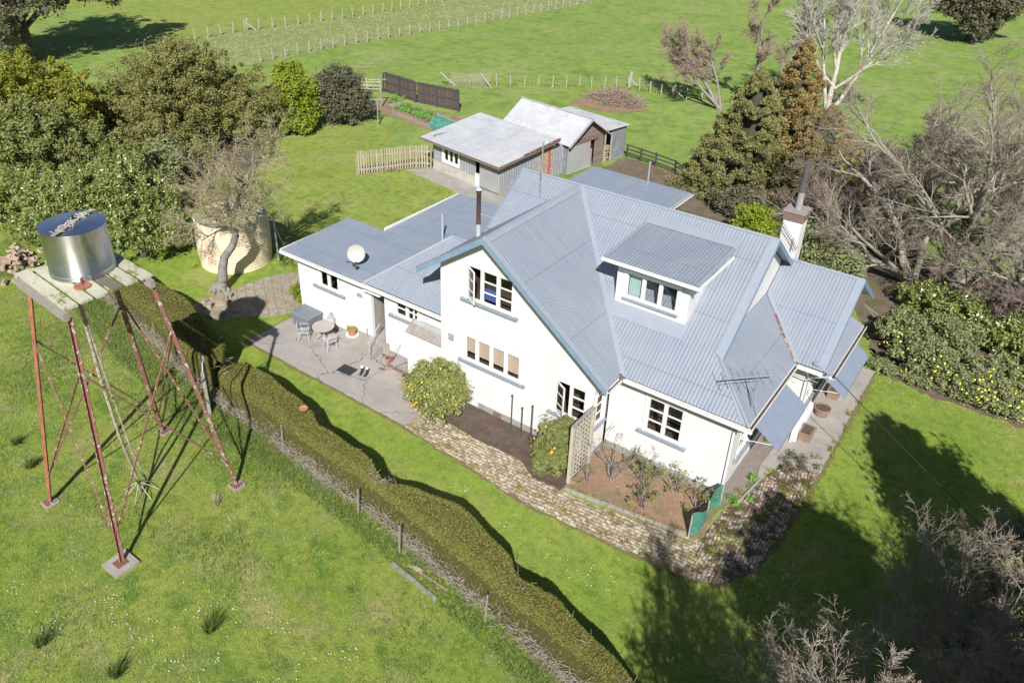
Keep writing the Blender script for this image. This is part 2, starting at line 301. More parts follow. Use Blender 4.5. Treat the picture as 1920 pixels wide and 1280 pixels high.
# ------------------------------------------------------------------ mesh helpers
class MB:
    def __init__(s): s.v = []; s.f = []; s.uv = {}
    def add(s, vs, fs):
        o = len(s.v); s.v += [tuple(v) for v in vs]; s.f += [tuple(i+o for i in f) for f in fs]; return s
    def box(s, x0, x1, y0, y1, z0, z1):
        return s.add([(x0,y0,z0),(x1,y0,z0),(x1,y1,z0),(x0,y1,z0),(x0,y0,z1),(x1,y0,z1),(x1,y1,z1),(x0,y1,z1)],
            [(0,3,2,1),(4,5,6,7),(0,1,5,4),(1,2,6,5),(2,3,7,6),(3,0,4,7)])
    def hexa(s, b, t):
        return s.add(list(b)+list(t), [(0,3,2,1),(4,5,6,7),(0,1,5,4),(1,2,6,5),(2,3,7,6),(3,0,4,7)])
    def bar(s, p, q, w, h=None, upv=(0,0,1)):
        h = h or w; p = Vector(p); q = Vector(q); d = (q-p).normalized(); u = Vector(upv)
        a = d.cross(u)
        if a.length < 1e-4: a = d.cross(Vector((1,0,0)))
        a.normalize(); b = a.cross(d).normalized(); a = a*w/2; b = b*h/2
        return s.hexa([p-a-b, p+a-b, q+a-b, q-a-b], [p-a+b, p+a+b, q+a+b, q-a+b])
    def tube(s, pts, r, n=8, caps=True):
        pts = [Vector(p) for p in pts]; rs = r if hasattr(r, '__len__') else [r]*len(pts)
        rings = []; prev = None
        for i, p in enumerate(pts):
            d = (pts[min(i+1, len(pts)-1)]-pts[max(i-1, 0)]).normalized()
            a = d.cross(Vector((0,0,1))) if abs(d.z) < .95 else d.cross(Vector((1,0,0)))
            a.normalize(); b = a.cross(d).normalized()
            rings.append([p+(a*math.cos(2*math.pi*k/n)+b*math.sin(2*math.pi*k/n))*rs[i] for k in range(n)])
        vs = [v for rg in rings for v in rg]; fs = []
        for i in range(len(pts)-1):
            for k in range(n):
                fs.append((i*n+k, i*n+(k+1) % n, (i+1)*n+(k+1) % n, (i+1)*n+k))
        if caps: fs += [tuple(range(n))[::-1], tuple(range((len(pts)-1)*n, len(pts)*n))]
        return s.add(vs, fs)
    def lathe(s, prof, n=32, c=(0,0,0)):
        vs = []; fs = []
        for r, z in prof:
            for k in range(n):
                a = 2*math.pi*k/n; vs.append((c[0]+r*math.cos(a), c[1]+r*math.sin(a), c[2]+z))
        for i in range(len(prof)-1):
            for k in range(n): fs.append((i*n+k, i*n+(k+1) % n, (i+1)*n+(k+1) % n, (i+1)*n+k))
        return s.add(vs, fs)
    def slab(s, pts, th=.03, eave=(1,0,0), off=(0,0,0)):
        """roof sheet with UV (u along the eave, v up the slope)"""
        P = [Vector(p) for p in pts]; n = Vector((0,0,0))
        for i in range(len(P)): n += P[i].cross(P[(i+1) % len(P)])
        n.normalize()
        if n.z < 0 or (abs(n.z) < 1e-6 and False): P.reverse(); n = -n
        e = Vector(eave).normalized(); up_ = n.cross(e)
        o = len(s.v); k = len(P)
        s.v += [tuple(p) for p in P]+[tuple(p-n*th) for p in P]
        s.f.append(tuple(range(o, o+k))); s.f.append(tuple(range(o+k, o+2*k))[::-1])
        for i in range(k):
            j = (i+1) % k; s.f.append((o+j, o+i, o+k+i, o+k+j))
        for i in range(k):
            s.uv[o+i] = s.uv[o+k+i] = (P[i].dot(e), P[i].dot(up_))
        return s
    def build(s, name, m, parent=None, smooth=False, link=True):
        me = bpy.data.meshes.new(name); me.from_pydata(s.v, [], s.f); me.materials.append(M[m] if isinstance(m, str) else m)
        if s.uv:
            ul = me.uv_layers.new(name='UVMap')
            for l in me.loops: ul.data[l.index].uv = s.uv.get(l.vertex_index, (0, 0))
        if smooth: me.polygons.foreach_set('use_smooth', [True]*len(me.polygons))
        me.update(); o = bpy.data.objects.new(name, me); col.objects.link(o)
        if parent: o.parent = parent
        return o
def np_mesh(name, V, F, m, parent=None):
    V = np.asarray(V, np.float32).reshape(-1, 3); F = np.asarray(F, np.int32); k = F.shape[1]
    me = bpy.data.meshes.new(name); me.vertices.add(len(V)); me.vertices.foreach_set('co', V.ravel())
    me.loops.add(F.size); me.loops.foreach_set('vertex_index', F.ravel())
    me.polygons.add(len(F)); me.polygons.foreach_set('loop_start', np.arange(len(F), dtype=np.int32)*k)
    me.update(calc_edges=True); me.materials.append(M[m])
    o = bpy.data.objects.new(name, me); col.objects.link(o)
    if parent: o.parent = parent
    return o
def tag(o, label=None, cat=None, group=None, kind=None):
    if label: o['label'] = label
    if cat: o['category'] = cat
    if group: o['group'] = group
    if kind: o['kind'] = kind
    return o
def thing(name, label, cat, loc=(0,0,0), rz=0, group=None):
    o = bpy.data.objects.new(name, None); col.objects.link(o); o.location = loc; o.rotation_euler = (0,0,rz)
    o.empty_display_size = .2
    return tag(o, label, cat, group)
def copy_tree(o, parent=None):
    c = o.copy(); col.objects.link(c)
    if parent: c.parent = parent
    for ch in list(o.children): copy_tree(ch, c)
    return c
def smooth_loop(pts, jit=0.0, step=.3, seed=1, closed=True):
    rg = random.Random(seed); out = []; n = len(pts)
    for i in range(n if closed else n-1):
        a = pts[i]; b = pts[(i+1) % n]; L = math.dist(a, b); k = max(1, int(L/step))
        for j in range(k):
            t = j/k; out.append((a[0]+(b[0]-a[0])*t+rg.gauss(0, jit), a[1]+(b[1]-a[1])*t+rg.gauss(0, jit)))
    return out
def chaikin(pts, it=2):
    for _ in range(it):
        q = []
        for i in range(len(pts)):
            a = pts[i]; b = pts[(i+1) % len(pts)]
            q += [(a[0]*.75+b[0]*.25, a[1]*.75+b[1]*.25), (a[0]*.25+b[0]*.75, a[1]*.25+b[1]*.75)]
        pts = q
    return pts
def flat(name, pts, z, m, kind='structure', th=None, jit=0.0, rnd=0, seed=1):
    if rnd: pts = chaikin(pts, rnd)
    if jit: pts = smooth_loop(pts, jit, .25, seed)
    mb = MB(); k = len(pts)
    tr = tessellate_polygon([[Vector((p[0], p[1], 0)) for p in pts]])
    area = sum(pts[i][0]*pts[(i+1) % k][1]-pts[(i+1) % k][0]*pts[i][1] for i in range(k))
    V = [(p[0], p[1], z) for p in pts]
    fs = []
    for t in tr:
        a, b, c = [Vector(V[i]) for i in t]
        fs.append(t if (b-a).cross(c-a).z > 0 else t[::-1])
    if th:
        V2 = V+[(p[0], p[1], z-th) for p in pts]
        for i in range(k):
            j = (i+1) % k; fs.append((i, i+k, j+k, j) if area > 0 else (j, j+k, i+k, i))
        V = V2
    mb.add(V, fs); o = mb.build(name, m)
    if kind: o['kind'] = kind
    return o

# frames on walls: a along the wall, n outward
class Fr:
    def __init__(s, o, a, n): s.o = Vector(o); s.a = Vector(a); s.n = Vector(n)
    def p(s, a, n, z): return s.o+s.a*a+s.n*n+Vector((0,0,z))
    def box(s, mb, a0, a1, n0, n1, z0, z1):
        b = [s.p(a0,n0,z0), s.p(a1,n0,z0), s.p(a1,n1,z0), s.p(a0,n1,z0)]
        return mb.hexa(b, [v+Vector((0,0,z1-z0)) for v in b])
def wall(name, fr, outer, holes, m, parent, th=.15):
    """outer and holes are (a, z) loops; an extruded wall with real openings"""
    lo_, hi_ = min(p[0] for p in outer), max(p[0] for p in outer)
    outer = [(p[0]+.003 if p[0] == lo_ else p[0]-.003 if p[0] == hi_ else p[0], p[1]) for p in outer]
    loops = [outer]+[[(a0,z0),(a1,z0),(a1,z1),(a0,z1)] for a0,a1,z0,z1 in holes]
    flatp = [p for l in loops for p in l]; N = len(flatp)
    tr = tessellate_polygon([[Vector((p[0], p[1], 0)) for p in l] for l in loops])
    V = [fr.p(p[0], 0, p[1]) for p in flatp]+[fr.p(p[0], -th, p[1]) for p in flatp]
    F = []
    for t in tr:
        a, b, c = [V[i] for i in t]; t = tuple(t)
        if (b-a).cross(c-a).dot(fr.n) < 0: t = t[::-1]
        F.append(t); F.append(tuple(i+N for i in t[::-1]))
    o = 0
    for l in loops:
        for i in range(len(l)):
            j = (i+1) % len(l); F.append((o+i, o+j, o+j+N, o+i+N))
        o += len(l)
    mb = MB(); mb.add(V, F)
    for i, p in enumerate(flatp): mb.uv[i] = mb.uv[i+N] = p
    return mb.build(name, m, parent)
def window(parent, fr, a0, a1, z0, z1, lights=2, rows=0, sill=True, blind=None, curtain=None, weights=None, opened=(), sillext=.22, label=None, room='room', pad=.25, dep=1.3):
    """window > frame mesh; sub-parts pane, sill, interior, blind, curtain, sash"""
    w = .055; mb = MB()
    fr.box(mb, a0, a1, -.10, .03, z0, z0+w); fr.box(mb, a0, a1, -.10, .03, z1-w, z1)
    fr.box(mb, a0, a0+w, -.10, .028, z0+w, z1-w); fr.box(mb, a1-w, a1, -.10, .028, z0+w, z1-w)
    # architrave
    fr.box(mb, a0-.07, a1+.07, .031, .05, z1-.01, z1+.07)
    fr.box(mb, a0-.07, a0+.01, .031, .05, z0, z1-.012); fr.box(mb, a1-.01, a1+.07, .031, .05, z0, z1-.012)
    weights = weights or [1]*lights; tot = sum(weights); x = a0+w; inner = a1-a0-2*w; edges = [x]
    for q in weights: x += inner*q/tot; edges.append(x)
    for e in edges[1:-1]: fr.box(mb, e-.038, e+.038, -.095, .034, z0+w, z1-w)
    for i in range(lights):
        l, r = edges[i]+(.038 if i else 0), edges[i+1]-(.038 if i < lights-1 else 0)
        if i in opened: continue
        # sash
        s = .03
        fr.box(mb, l, r, -.07, .012, z0+w, z0+w+s); fr.box(mb, l, r, -.07, .012, z1-w-s, z1-w)
        fr.box(mb, l, l+s, -.07, .011, z0+w+s, z1-w-s); fr.box(mb, r-s, r, -.07, .011, z0+w+s, z1-w-s)
        for k in range(rows):
            zz = z0+w+(z1-z0-2*w)*(k+1)/(rows+1); fr.box(mb, l+s, r-s, -.055, .005, zz-.014, zz+.014)
    o = mb.build('window', 'whitepaint', parent)
    if label: o['label'] = label
    g = MB()
    for i in range(lights):
        if i in opened: continue
        l, r = edges[i], edges[i+1]
        g.add([fr.p(l,-.045,z0+.06), fr.p(r,-.045,z0+.06), fr.p(r,-.045,z1-.06), fr.p(l,-.045,z1-.06)], [(0,1,2,3)])
    g.build('pane', 'glass', o)
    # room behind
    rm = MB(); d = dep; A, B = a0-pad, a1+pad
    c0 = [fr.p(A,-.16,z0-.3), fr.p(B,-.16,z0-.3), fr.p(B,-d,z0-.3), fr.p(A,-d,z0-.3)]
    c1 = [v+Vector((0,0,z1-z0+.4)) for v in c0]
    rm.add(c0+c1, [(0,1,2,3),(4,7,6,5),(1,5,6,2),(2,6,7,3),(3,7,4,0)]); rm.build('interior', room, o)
    if sill:
        sb = MB(); fr.box(sb, a0-sillext, a1+sillext, .003, .13, z0-.10, z0-.005); sb.build('sill', 'sill', o)
    if blind:
        bb = MB()
        for i in range(lights):
            fz = blind[i] if hasattr(blind, '__len__') else blind
            if fz <= 0: continue
            fr.box(bb, edges[i]+.02, edges[i+1]-.02, -.12, -.105, z1-.06-(z1-z0-.12)*fz, z1-.06)
        bb.build('blind', 'blind', o)
    if curtain:
        for (c0_, c1_, zz0, zz1, cm) in curtain:
            cb = MB(); n = 14
            for k in range(n):
                q0 = c0_+(c1_-c0_)*k/n; q1 = c0_+(c1_-c0_)*(k+1)/n
                d0 = -.17+(.03 if k % 2 else 0); d1 = -.17+(.03 if (k+1) % 2 else 0)
                cb.add([fr.p(q0,d0,zz0), fr.p(q1,d1,zz0), fr.p(q1,d1,zz1), fr.p(q0,d0,zz1)], [(0,1,2,3)])
            cb.build('curtain', cm, o)
    for i in opened:
        # casement sash swung out on its left stile
        l, r = edges[i], edges[i+1]; wd = r-l-.02; ang = math.radians(30)
        da = (fr.a*math.cos(ang)+fr.n*math.sin(ang)); dn = (fr.n*math.cos(ang)-fr.a*math.sin(ang))
        f2 = Fr(fr.p(l+.01, .035, 0), da, dn); sbm = MB(); s = .05
        f2.box(sbm, 0, wd, -.02, .02, z0+.05, z0+.05+s); f2.box(sbm, 0, wd, -.02, .02, z1-.05-s, z1-.05)
        f2.box(sbm, 0, s, -.021, .021, z0+.05+s, z1-.05-s); f2.box(sbm, wd-s, wd, -.021, .021, z0+.05+s, z1-.05-s)
        for k in range(2):
            zz = z0+.05+(z1-z0-.1)*(k+1)/3; f2.box(sbm, s, wd-s, -.012, .012, zz-.014, zz+.014)
        sbm.build('open_sash', 'whitepaint', o)
        gg = MB(); gg.add([f2.p(s,0,z0+.08), f2.p(wd-s,0,z0+.08), f2.p(wd-s,0,z1-.08), f2.p(s,0,z1-.08)], [(0,1,2,3)]); gg.build('pane', 'glass', o)
    return o
def gutter(parent, p, q, out, m='whitepaint', w=.12, h=.11):
    """open channel along p-q, its inner top edge at p and q, opening outwards along out"""
    p = Vector(p); q = Vector(q); o = Vector(out).normalized(); mb = MB(); up_ = Vector((0,0,1)); t = .012
    def bx(n0, n1, z0, z1):
        b = [p+o*n0, q+o*n0, q+o*n1, p+o*n1]
        mb.hexa([v+up_*z0 for v in b], [v+up_*z1 for v in b])
    bx(.0, w, -h, -h+t); bx(w-t, w, -h+t, .012); bx(0, t, -h+t, -.012)
    b = mb.build('gutter', m, parent)
    l = MB()
    bb = [p+o*t, q+o*t, q+o*(w-t), p+o*(w-t)]; l.add([v+up_*(-h*.45) for v in bb], [(0,1,2,3)])
    l.build('dark_strip_and_litter', 'soil', b)  # dark strip laid in the channel so its inside reads dark
    fb = MB(); bb = [p-o*.02, q-o*.02, q-o*.001, p-o*.001]
    fb.hexa([v-up_*.17 for v in bb], [v-up_*.015 for v in bb]); fb.build('fascia', 'whitepaint', parent)
    return b
# ================================================================== ground
g = MB(); g.add([(-700,-200,0),(500,-200,0),(500,900,0),(-700,900,0)], [(0,1,2,3)]); go = g.build('ground', 'farfield'); go['kind'] = 'structure'
Z1 = .004
flat('paddock', [(-60,-60),(40,-60),(40,-9.2),(.2,-8.7),(-2,-8.2),(-8.5,-7.4),(-14,-7.0),(-18,-6.8),(-24,-5.6),(-31,-4.6),(-36,-3.6),(-60,-3)], Z1, 'paddock')
flat('lawn', [(-24,-5.6),(-18,-6.8),(-14,-7.0),(-8.5,-7.4),(-2,-8.2),(.2,-8.7),(40,-9.2),(40,-2),(30,8),(12,11),(2.3,11.2),(2.3,4),(1,-3.8),(-11,-3.6),(-20,-3.5),(-20,-.5),(-21,3),(-24,4),(-31,2),(-33,-3.8)], Z1*1.5, 'lawn')
flat('rear_lawn', [(-24,4),(-21,3),(-17,8),(-9,18),(-20.3,15.5),(-28.6,16.2),(-37,23),(-41,21),(-43,12),(-40,5),(-33,2)], Z1*2, 'backlawn')
flat('dry_grass_strip', [(-75,26),(-58.8,27),(-58,40),(-56.5,50),(-54.6,62),(-53,76),(-50,120),(-48,200),(-66,200),(-67.5,90),(-68,66),(-69,52),(-71,42),(-72.5,33)], Z1*1.2, 'drystrip', jit=.06, seed=3)
flat('far_paddock', [(-400,30),(-73,32),(-72,37.5),(-70.5,44),(-68.7,54.7),(-68.2,66),(-68,90),(-67,200),(-67,500),(-400,500)], Z1*1.1, 'backlawn')
# paving
flat('patio', [(-20,-3.55),(-20,-.6),(-9.2,-.6),(-9.2,-1.7),(-10.75,-2.5),(-10.85,-3.65)], .05, 'patio', th=.08, jit=.012)
flat('brick_path', [(-10.86,-3.66),(-8.34,-3.85),(-4.7,-4.17),(-2.2,-3.98),(.6,-3.76),(.3,-2.2),(-.1,-2.25),(-1.96,-2.68),(-4.2,-2.97),(-5.5,-3.0),(-6.4,-2.56),(-8.06,-2.63),(-9.36,-2.56),(-10.2,-2.56),(-10.8,-2.45)], .03, 'brickpath', th=.05, jit=.03, seed=2)
flat('mossy_brick_path', [(.6,-3.78),(1.5,-3.3),(2.1,-2.2),(2.3,.4),(2.35,3.4),(1.2,3.3),(.75,1.5),(.35,-.6),(.28,-2.2)], .031, 'brickpath2', th=.05, jit=.035, seed=4)
flat('concrete_path', [(1.2,3.3),(2.36,3.4),(2.3,9.4),(2.3,11.2),(.9,11.2),(.9,4.4),(.62,4.4),(.55,2.4),(.75,1.6)], .045, 'concrete', th=.06, jit=.015, seed=5)
def edge(name, pts, w, z, seed):
    n = len(pts); A = [Vector(p) for p in pts]; L = []; Rr = []; rg = random.Random(seed)
    A = [Vector(p) for p in smooth_loop(pts, 0, .18, seed, False)]+[A[-1]]
    for i in range(len(A)):
        d = (A[min(i+1, len(A)-1)]-A[max(i-1, 0)]).normalized(); q = Vector((d.y, -d.x))
        k = w*(.35+1.0*rg.random()); L.append(A[i]+q*k); Rr.append(A[i]-q*.12)
    flat(name, [tuple(p) for p in L]+[tuple(p) for p in Rr[::-1]], z, 'edge')
edge('mossy_path_edge', [(-10.9,-3.68),(-8.34,-3.85),(-4.7,-4.17),(-2.2,-3.98),(.6,-3.76),(1.5,-3.3),(2.1,-2.2),(2.3,.4),(2.38,4),(2.38,9.4),(2.3,11.2)], .14, .0085, 3)
edge('patio_edge', [(-20.05,-.6),(-20.05,-3.6),(-10.9,-3.7)], .10, .0092, 4)
flat('side_grit_strip', [(0,-.0),(.28,-.5),(.75,1.5),(.6,4.45),(0,4.45)], .02, 'gravel', jit=.01)
flat('stone_path', [(-24.5,-3.4),(-22.5,-3.3),(-20.7,-1.3),(-19.85,.6),(-19.9,4.6),(-22.3,3.3),(-23.8,1.2),(-24.2,-.8)], .02, 'stonepath', th=.03, jit=.05, seed=8)
flat('shed_apron', [(-28.6,16.3),(-27.3,17.9),(-21,16.9),(-19.5,16.2),(-18,14.5),(-19.8,14.2),(-24,15.5)], .025, 'concrete', th=.03, jit=.05, seed=7)
flat('yard_dirt', [(-20.4,16.6),(-19,22),(-18.4,28),(-15,27.6),(-9,24),(-2,22),(0,18),(-1,12),(-9,10),(-15,13)], .012, 'yard', jit=.12, seed=9)
flat('garden_bed', [(-9.75,-1.12),(-9.8,-1.66),(-10.0,-2.5),(-9.36,-2.54),(-8.06,-2.6),(-6.4,-2.54),(-5.5,-2.98),(-4.4,-2.92),(-4.4,-1.12)], .062, 'soil', th=.06, jit=.03, seed=12)
flat('rose_bed', [(-4.4,-2.8),(-1.96,-2.6),(-.1,-2.18),(.26,-2.1),(.2,-.1),(.0,0),(-4.4,0)], .045, 'redsoil', th=.05, jit=.02, seed=13)
flat('flower_bed', [(2.4,11.3),(4.4,10.7),(7,10.9),(12,9.5),(16,9),(18,20),(6,24),(-1,24),(-1,18),(1,15)], .015, 'yard', jit=.12, seed=14)
flat('vegetable_bed', [(-40.8,24.9),(-33.3,23.8),(-28.6,24.2),(-29.5,27.5),(-34.9,27.6),(-41.5,28.2)], .02, 'redsoil', jit=.15, seed=15)
flat('bare_soil_patch', [(-29,39.4),(-27.5,42),(-23.3,41),(-22.6,38.5),(-24,37),(-28.5,36.4)], .015, 'rustsoil' if 'rustsoil' in M else 'redsoil', jit=.2, rnd=2, seed=16)
flat('leaf_litter_under_trees', [(-52,-3),(-46,-4),(-36,-3.2),(-31,0),(-29,3.5),(-33,5),(-39,13),(-42,20),(-48,16),(-56,4)], .012, 'soil', jit=.09, seed=17)
flat('worn_track', [(-28.5,3.8),(-23.5,5.4),(-20.2,5.8),(-20.2,5.0),(-24,4.5),(-28.5,3.2)], .014, 'redsoil', jit=.12, seed=18)

# ================================================================== HOUSE
house = thing('house', 'white rendered farmhouse with blue-grey corrugated iron roofs, gables and a dormer', 'house')
PZ = .32
def plinth(fr, a0, a1, nm='plinth'):
    mb = MB(); fr.box(mb, a0, a1, -.1, .018, 0, PZ); return mb.build(nm, 'plinth', house)
fS = lambda y: Fr((0,y,0), (1,0,0), (0,-1,0))
fE = lambda x: Fr((x,0,0), (0,1,0), (1,0,0))
fW = lambda x: Fr((x,0,0), (0,1,0), (-1,0,0))
fN = lambda y: Fr((0,y,0), (1,0,0), (0,1,0))
def S1(y): return 3.65+.744*(y+.54)
# lower right room
f = fS(0); h = (-2.96,-1.61,1.45,2.92)
wall('wall', f, [(-4.4,PZ),(0,PZ),(0,3.62),(-4.4,3.62)], [h], 'white', house); plinth(f, -4.4, 0)
window(house, f, *h, lights=2, rows=2, label='two-light window with the brown room showing behind')
f = fE(0); he = (.95,3.6,1.15,2.75)
wall('wall', f, [(0,PZ),(4.45,PZ),(4.45,3.55),(0,3.55)], [he], 'white', house); plinth(f, 0, 4.45)
window(house, f, *he, lights=3, rows=2)
f = fE(-4.4); h4 = (-1.0,-.42,1.5,2.75)
wall('wall', f, [(-1.12,PZ),(-.16,PZ),(-.16,3.5),(-1.12,3.9)], [(-.98,-.42,1.5,2.75)], 'white', house); plinth(f, -1.12, -.16)
window(house, f, *(-.98,-.42,1.5,2.75), lights=1, rows=2, sillext=.12, pad=0, dep=.3)
# gable wall
f = fS(-1.12)
hu = (-9.9,-7.85,4.72,6.12); hl = (-9.98,-7.42,2.05,3.18); h3 = (-5.95,-4.68,1.52,2.95)
wall('gable_wall', f, [(-11.12,0.0),(-9.3,0),(-9.3,PZ),(-4.4,PZ),(-4.4,4.02),(-8.88,7.42),(-11.12,5.86)], [hu,hl,h3], 'white', house)
plinth(f, -9.3, -4.4)
window(house, f, *hu, lights=3, rows=2, opened=(0,), curtain=[(-9.2,-8.6,4.85,5.3,'bluecloth')], label='upstairs gable window with its left casement swung open', weights=[1,1.15,1])
window(house, f, *hl, lights=4, blind=[.72,.78,.8,.84], weights=[.85,1.05,1.05,1.0], label='long four-light window with pink roller blinds half down')
window(house, f, *h3, lights=2, rows=2, opened=(0,), label='window by the porch with one casement open')
mb = MB(); f.box(mb, -11.12, -4.4, .002, .022, 3.47, 3.51); mb.build('string_course', 'white', house)
mb = MB(); f.box(mb, -10.75, -10.5, .002, .02, 2.6, 2.9); mb.build('wall_vent', 'plinth', house)
mb = MB(); f.box(mb, -8.55, -8.2, .02, .03, .08, .27); mb.build('foundation_vent', 'brick', house)
f = fW(-11.12)
wall('wall', f, [(-1.12,2.6),(9.4,2.6),(9.4,3.9),(4.69,7.35),(2.3,5.75),(-1.12,5.75)], [], 'white', house)
# left wing
f = fS(-.57)
w1 = (-18.42,-17.22,2.05,2.98); w2 = (-13.98,-12.72,2.22,3.0)
wall('wall', f, [(-19.79,PZ),(-15.34,PZ),(-15.34,3.28),(-19.79,3.28)], [w1], 'white', house); plinth(f, -19.79, -15.34)
wall('wall', f, [(-14.59,PZ),(-11.12,PZ),(-11.12,3.28),(-14.59,3.28)], [w2], 'white', house)
mb = MB(); f.box(mb, -14.3, -12.96, -.1, .01, 0, .22); mb.build('brick_base', 'brick', house)
plinth(f, -14.587, -11.13)
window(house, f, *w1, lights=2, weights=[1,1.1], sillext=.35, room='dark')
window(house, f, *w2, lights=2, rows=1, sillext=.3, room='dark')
mb = MB(); f.box(mb, -15.34, -14.59, -.15, .0, 2.98, 3.28); mb.build('door_lintel', 'white', house)
# door recess
mb = MB(); mb.add([(-15.34,-.42,.0),(-15.34,.9,.0),(-15.34,.9,3.1),(-15.34,-.42,3.1)], [(0,1,2,3)])
mb.add([(-14.59,-.42,0),(-14.59,.9,0),(-14.59,.9,3.1),(-14.59,-.42,3.1)], [(3,2,1,0)]); mb.add([(-15.34,-.42,3.1),(-14.59,-.42,3.1),(-14.59,.9,3.1),(-15.34,.9,3.1)], [(0,1,2,3)])
mb.add([(-15.34,.9,0),(-14.59,.9,0),(-14.59,.9,3.1),(-15.34,.9,3.1)], [(0,1,2,3)]); mb.build('door_recess', 'greytimber', house)
d = MB(); d.box(-15.2, -14.62, .05, .09, .95, 2.9); d.box(-15.12, -14.7, .035, .05, 1.05, 1.8); d.box(-15.12, -14.7, .035, .05, 1.95, 2.2)
do = d.build('door', 'whitepaint', house)
mb = MB(); mb.box(-15.12, -14.7, .03, .045, 2.25, 2.8); mb.build('door_window', 'glass', do)
mb = MB(); mb.tube([(-15.13,.02,1.9),(-15.13,-.02,1.9),(-15.05,-.03,1.9)], .012, 6); mb.build('handle', 'galv', do)
mb = MB(); f.box(mb, -16.15, -15.85, .002, .02, 2.32, 2.48); mb.build('wall_plaque', 'concrete', house)
# door canopy strip and steps
mb = MB(); mb.box(-15.45, -14.5, -.95, -.58, 3.0, 3.04); mb.build('door_canopy', 'whitepaint', house)
st = MB()
st.box(-16.9, -14.4, -.62, .9, .05, .62); st.box(-16.9, -14.75, -1.02, -.62, .05, .42); st.box(-16.9, -14.75, -1.42, -1.02, .05, .24)
st.build('concrete_steps', 'concrete', house)
for pts in ([(-14.78,-1.4,.05),(-14.78,-1.4,.95),(-14.9,-.95,1.1),(-14.9,-.6,1.45)], [(-15.6,-.7,.62),(-15.6,-.7,.95),(-15.5,-.2,1.2)]):
    mb = MB(); mb.tube(pts, .02, 6); mb.build('handrail', 'fluepale', house)
# small glazed lean-to box under the eave
mb = MB(); mb.box(-12.95, -11.12, -1.05, -.57, 0, 2.05); mb.build('projecting_wall', 'white', house)
mb = MB(); mb.hexa([(-12.98,-1.12,2.06),(-11.12,-1.12,2.06),(-11.12,-.575,2.42),(-12.98,-.575,2.42)], [(-12.98,-1.12,2.10),(-11.12,-1.12,2.10),(-11.12,-.575,2.46),(-12.98,-.575,2.46)])
lo = mb.build('lean_to_lid', 'greytimber', house)
mb = MB(); mb.hexa([(-12.88,-1.06,2.112),(-11.4,-1.06,2.112),(-11.4,-.62,2.432),(-12.88,-.62,2.432)], [(-12.88,-1.06,2.12),(-11.4,-1.06,2.12),(-11.4,-.62,2.44),(-12.88,-.62,2.44)]); mb.build('lid_sheet', 'fibro', lo)
# ends and rear walls
wall('wall', fW(-19.79), [(-.57,0),(2.9,0),(2.9,3.35),(-.57,3.25)], [], 'white', house)
wall('wall', fN(2.9), [(-19.79,0),(-17.5,0),(-17.5,3.35),(-19.79,3.35)], [], 'white', house)
wall('wall', fW(-17.5), [(2.9,0),(8.2,0),(8.2,3.45),(2.9,3.45)], [], 'white', house)
wall('wall', fN(8.2), [(-17.5,0),(-11,0),(-11,3.45),(-17.5,3.45)], [], 'white', house)
wall('wall', fN(9.4), [(-15,0),(-1.4,0),(-1.4,3.9),(-15,3.4)], [], 'white', house)
wall('wall', fE(-9.5), [(9.4,0),(16.7,0),(16.7,3.2),(9.4,3.2)], [(14.2,15.6,1.6,2.7)], 'white', house)
window(house, fE(-9.5), 14.2, 15.6, 1.6, 2.7, lights=2, room='dark')
wall('wall', fN(16.7), [(-14.7,0),(-9.5,0),(-9.5,3.2),(-14.7,3.2)], [], 'white', house)
wall('wall', fW(-14.7), [(9.4,0),(16.7,0),(16.7,3.2),(9.4,3.2)], [], 'white', house)
# upper east gable wall
wall('upper_gable_wall', fE(-1.4), [(-.4,3.3),(9.5,3.3),(9.4,4.0),(4.69,7.40),(.0,4.0)], [], 'white', house)
# low east block
f = fS(4.45); wall('wall', f, [(0,PZ),(.9,PZ),(.9,3.55),(0,3.55)], [], 'white', house); plinth(f, 0, .9)
f = fE(.9); hb = (5.2,8.3,1.15,2.75)
wall('wall', f, [(4.45,PZ),(10.1,PZ),(10.1,3.6),(7.28,5.55),(4.45,3.75)], [hb], 'white', house); plinth(f, 4.45, 10.1)
window(house, f, *hb, lights=3, rows=2)
wall('wall', fN(10.1), [(-1.4,0),(.9,0),(.9,3.6),(-1.4,3.6)], [], 'white', house)
# ---- roofs
def roof(pts, eave, m='roof', name='roof', th=.035):
    mb = MB(); mb.slab(pts, th, eave); return mb.build(name, m, house)
X = (1,0,0); Y = (0,1,0)
main = roof([(-3.8,-.54,3.65),(.58,-.54,3.65),(-1.05,.84,4.68),(-1.05,4.69,7.54),(-8.88,4.69,7.54)], X)
roof([(-8.88,4.69,7.54),(-11.57,4.69,7.54),(-11.57,2.17,5.67)], X)
roof([(-11.57,4.69,7.54),(-1.05,4.69,7.54),(-1.05,9.9,3.66),(-11.57,9.9,3.66)], X)
roof([(-8.88,-1.6,7.54),(-3.8,-1.6,3.65),(-3.8,-.54,3.65),(-8.88,4.69,7.54)], Y)
roof([(-8.88,-1.6,7.54),(-8.88,4.69,7.54),(-11.57,2.17,5.67),(-11.8,1.96,5.51),(-11.8,-1.6,5.51)], Y)
roof([(.58,-.54,3.65),(.58,3.96,3.65),(-1.36,5.87,4.87),(-1.36,1.10,4.87)], Y)
roof([(.58,3.96,3.65),(1.5,3.96,3.65),(1.5,7.28,5.76),(-1.36,7.28,5.76),(-1.36,5.87,4.87)], X)
roof([(1.5,7.28,5.76),(-1.36,7.28,5.76),(-1.36,10.6,3.65),(1.5,10.6,3.65)], X)
roof([(1.12,4.0,3.83),(1.78,4.0,3.58),(1.78,8.15,3.58),(1.12,8.15,3.83)], Y, 'flash', 'skirt_roof')
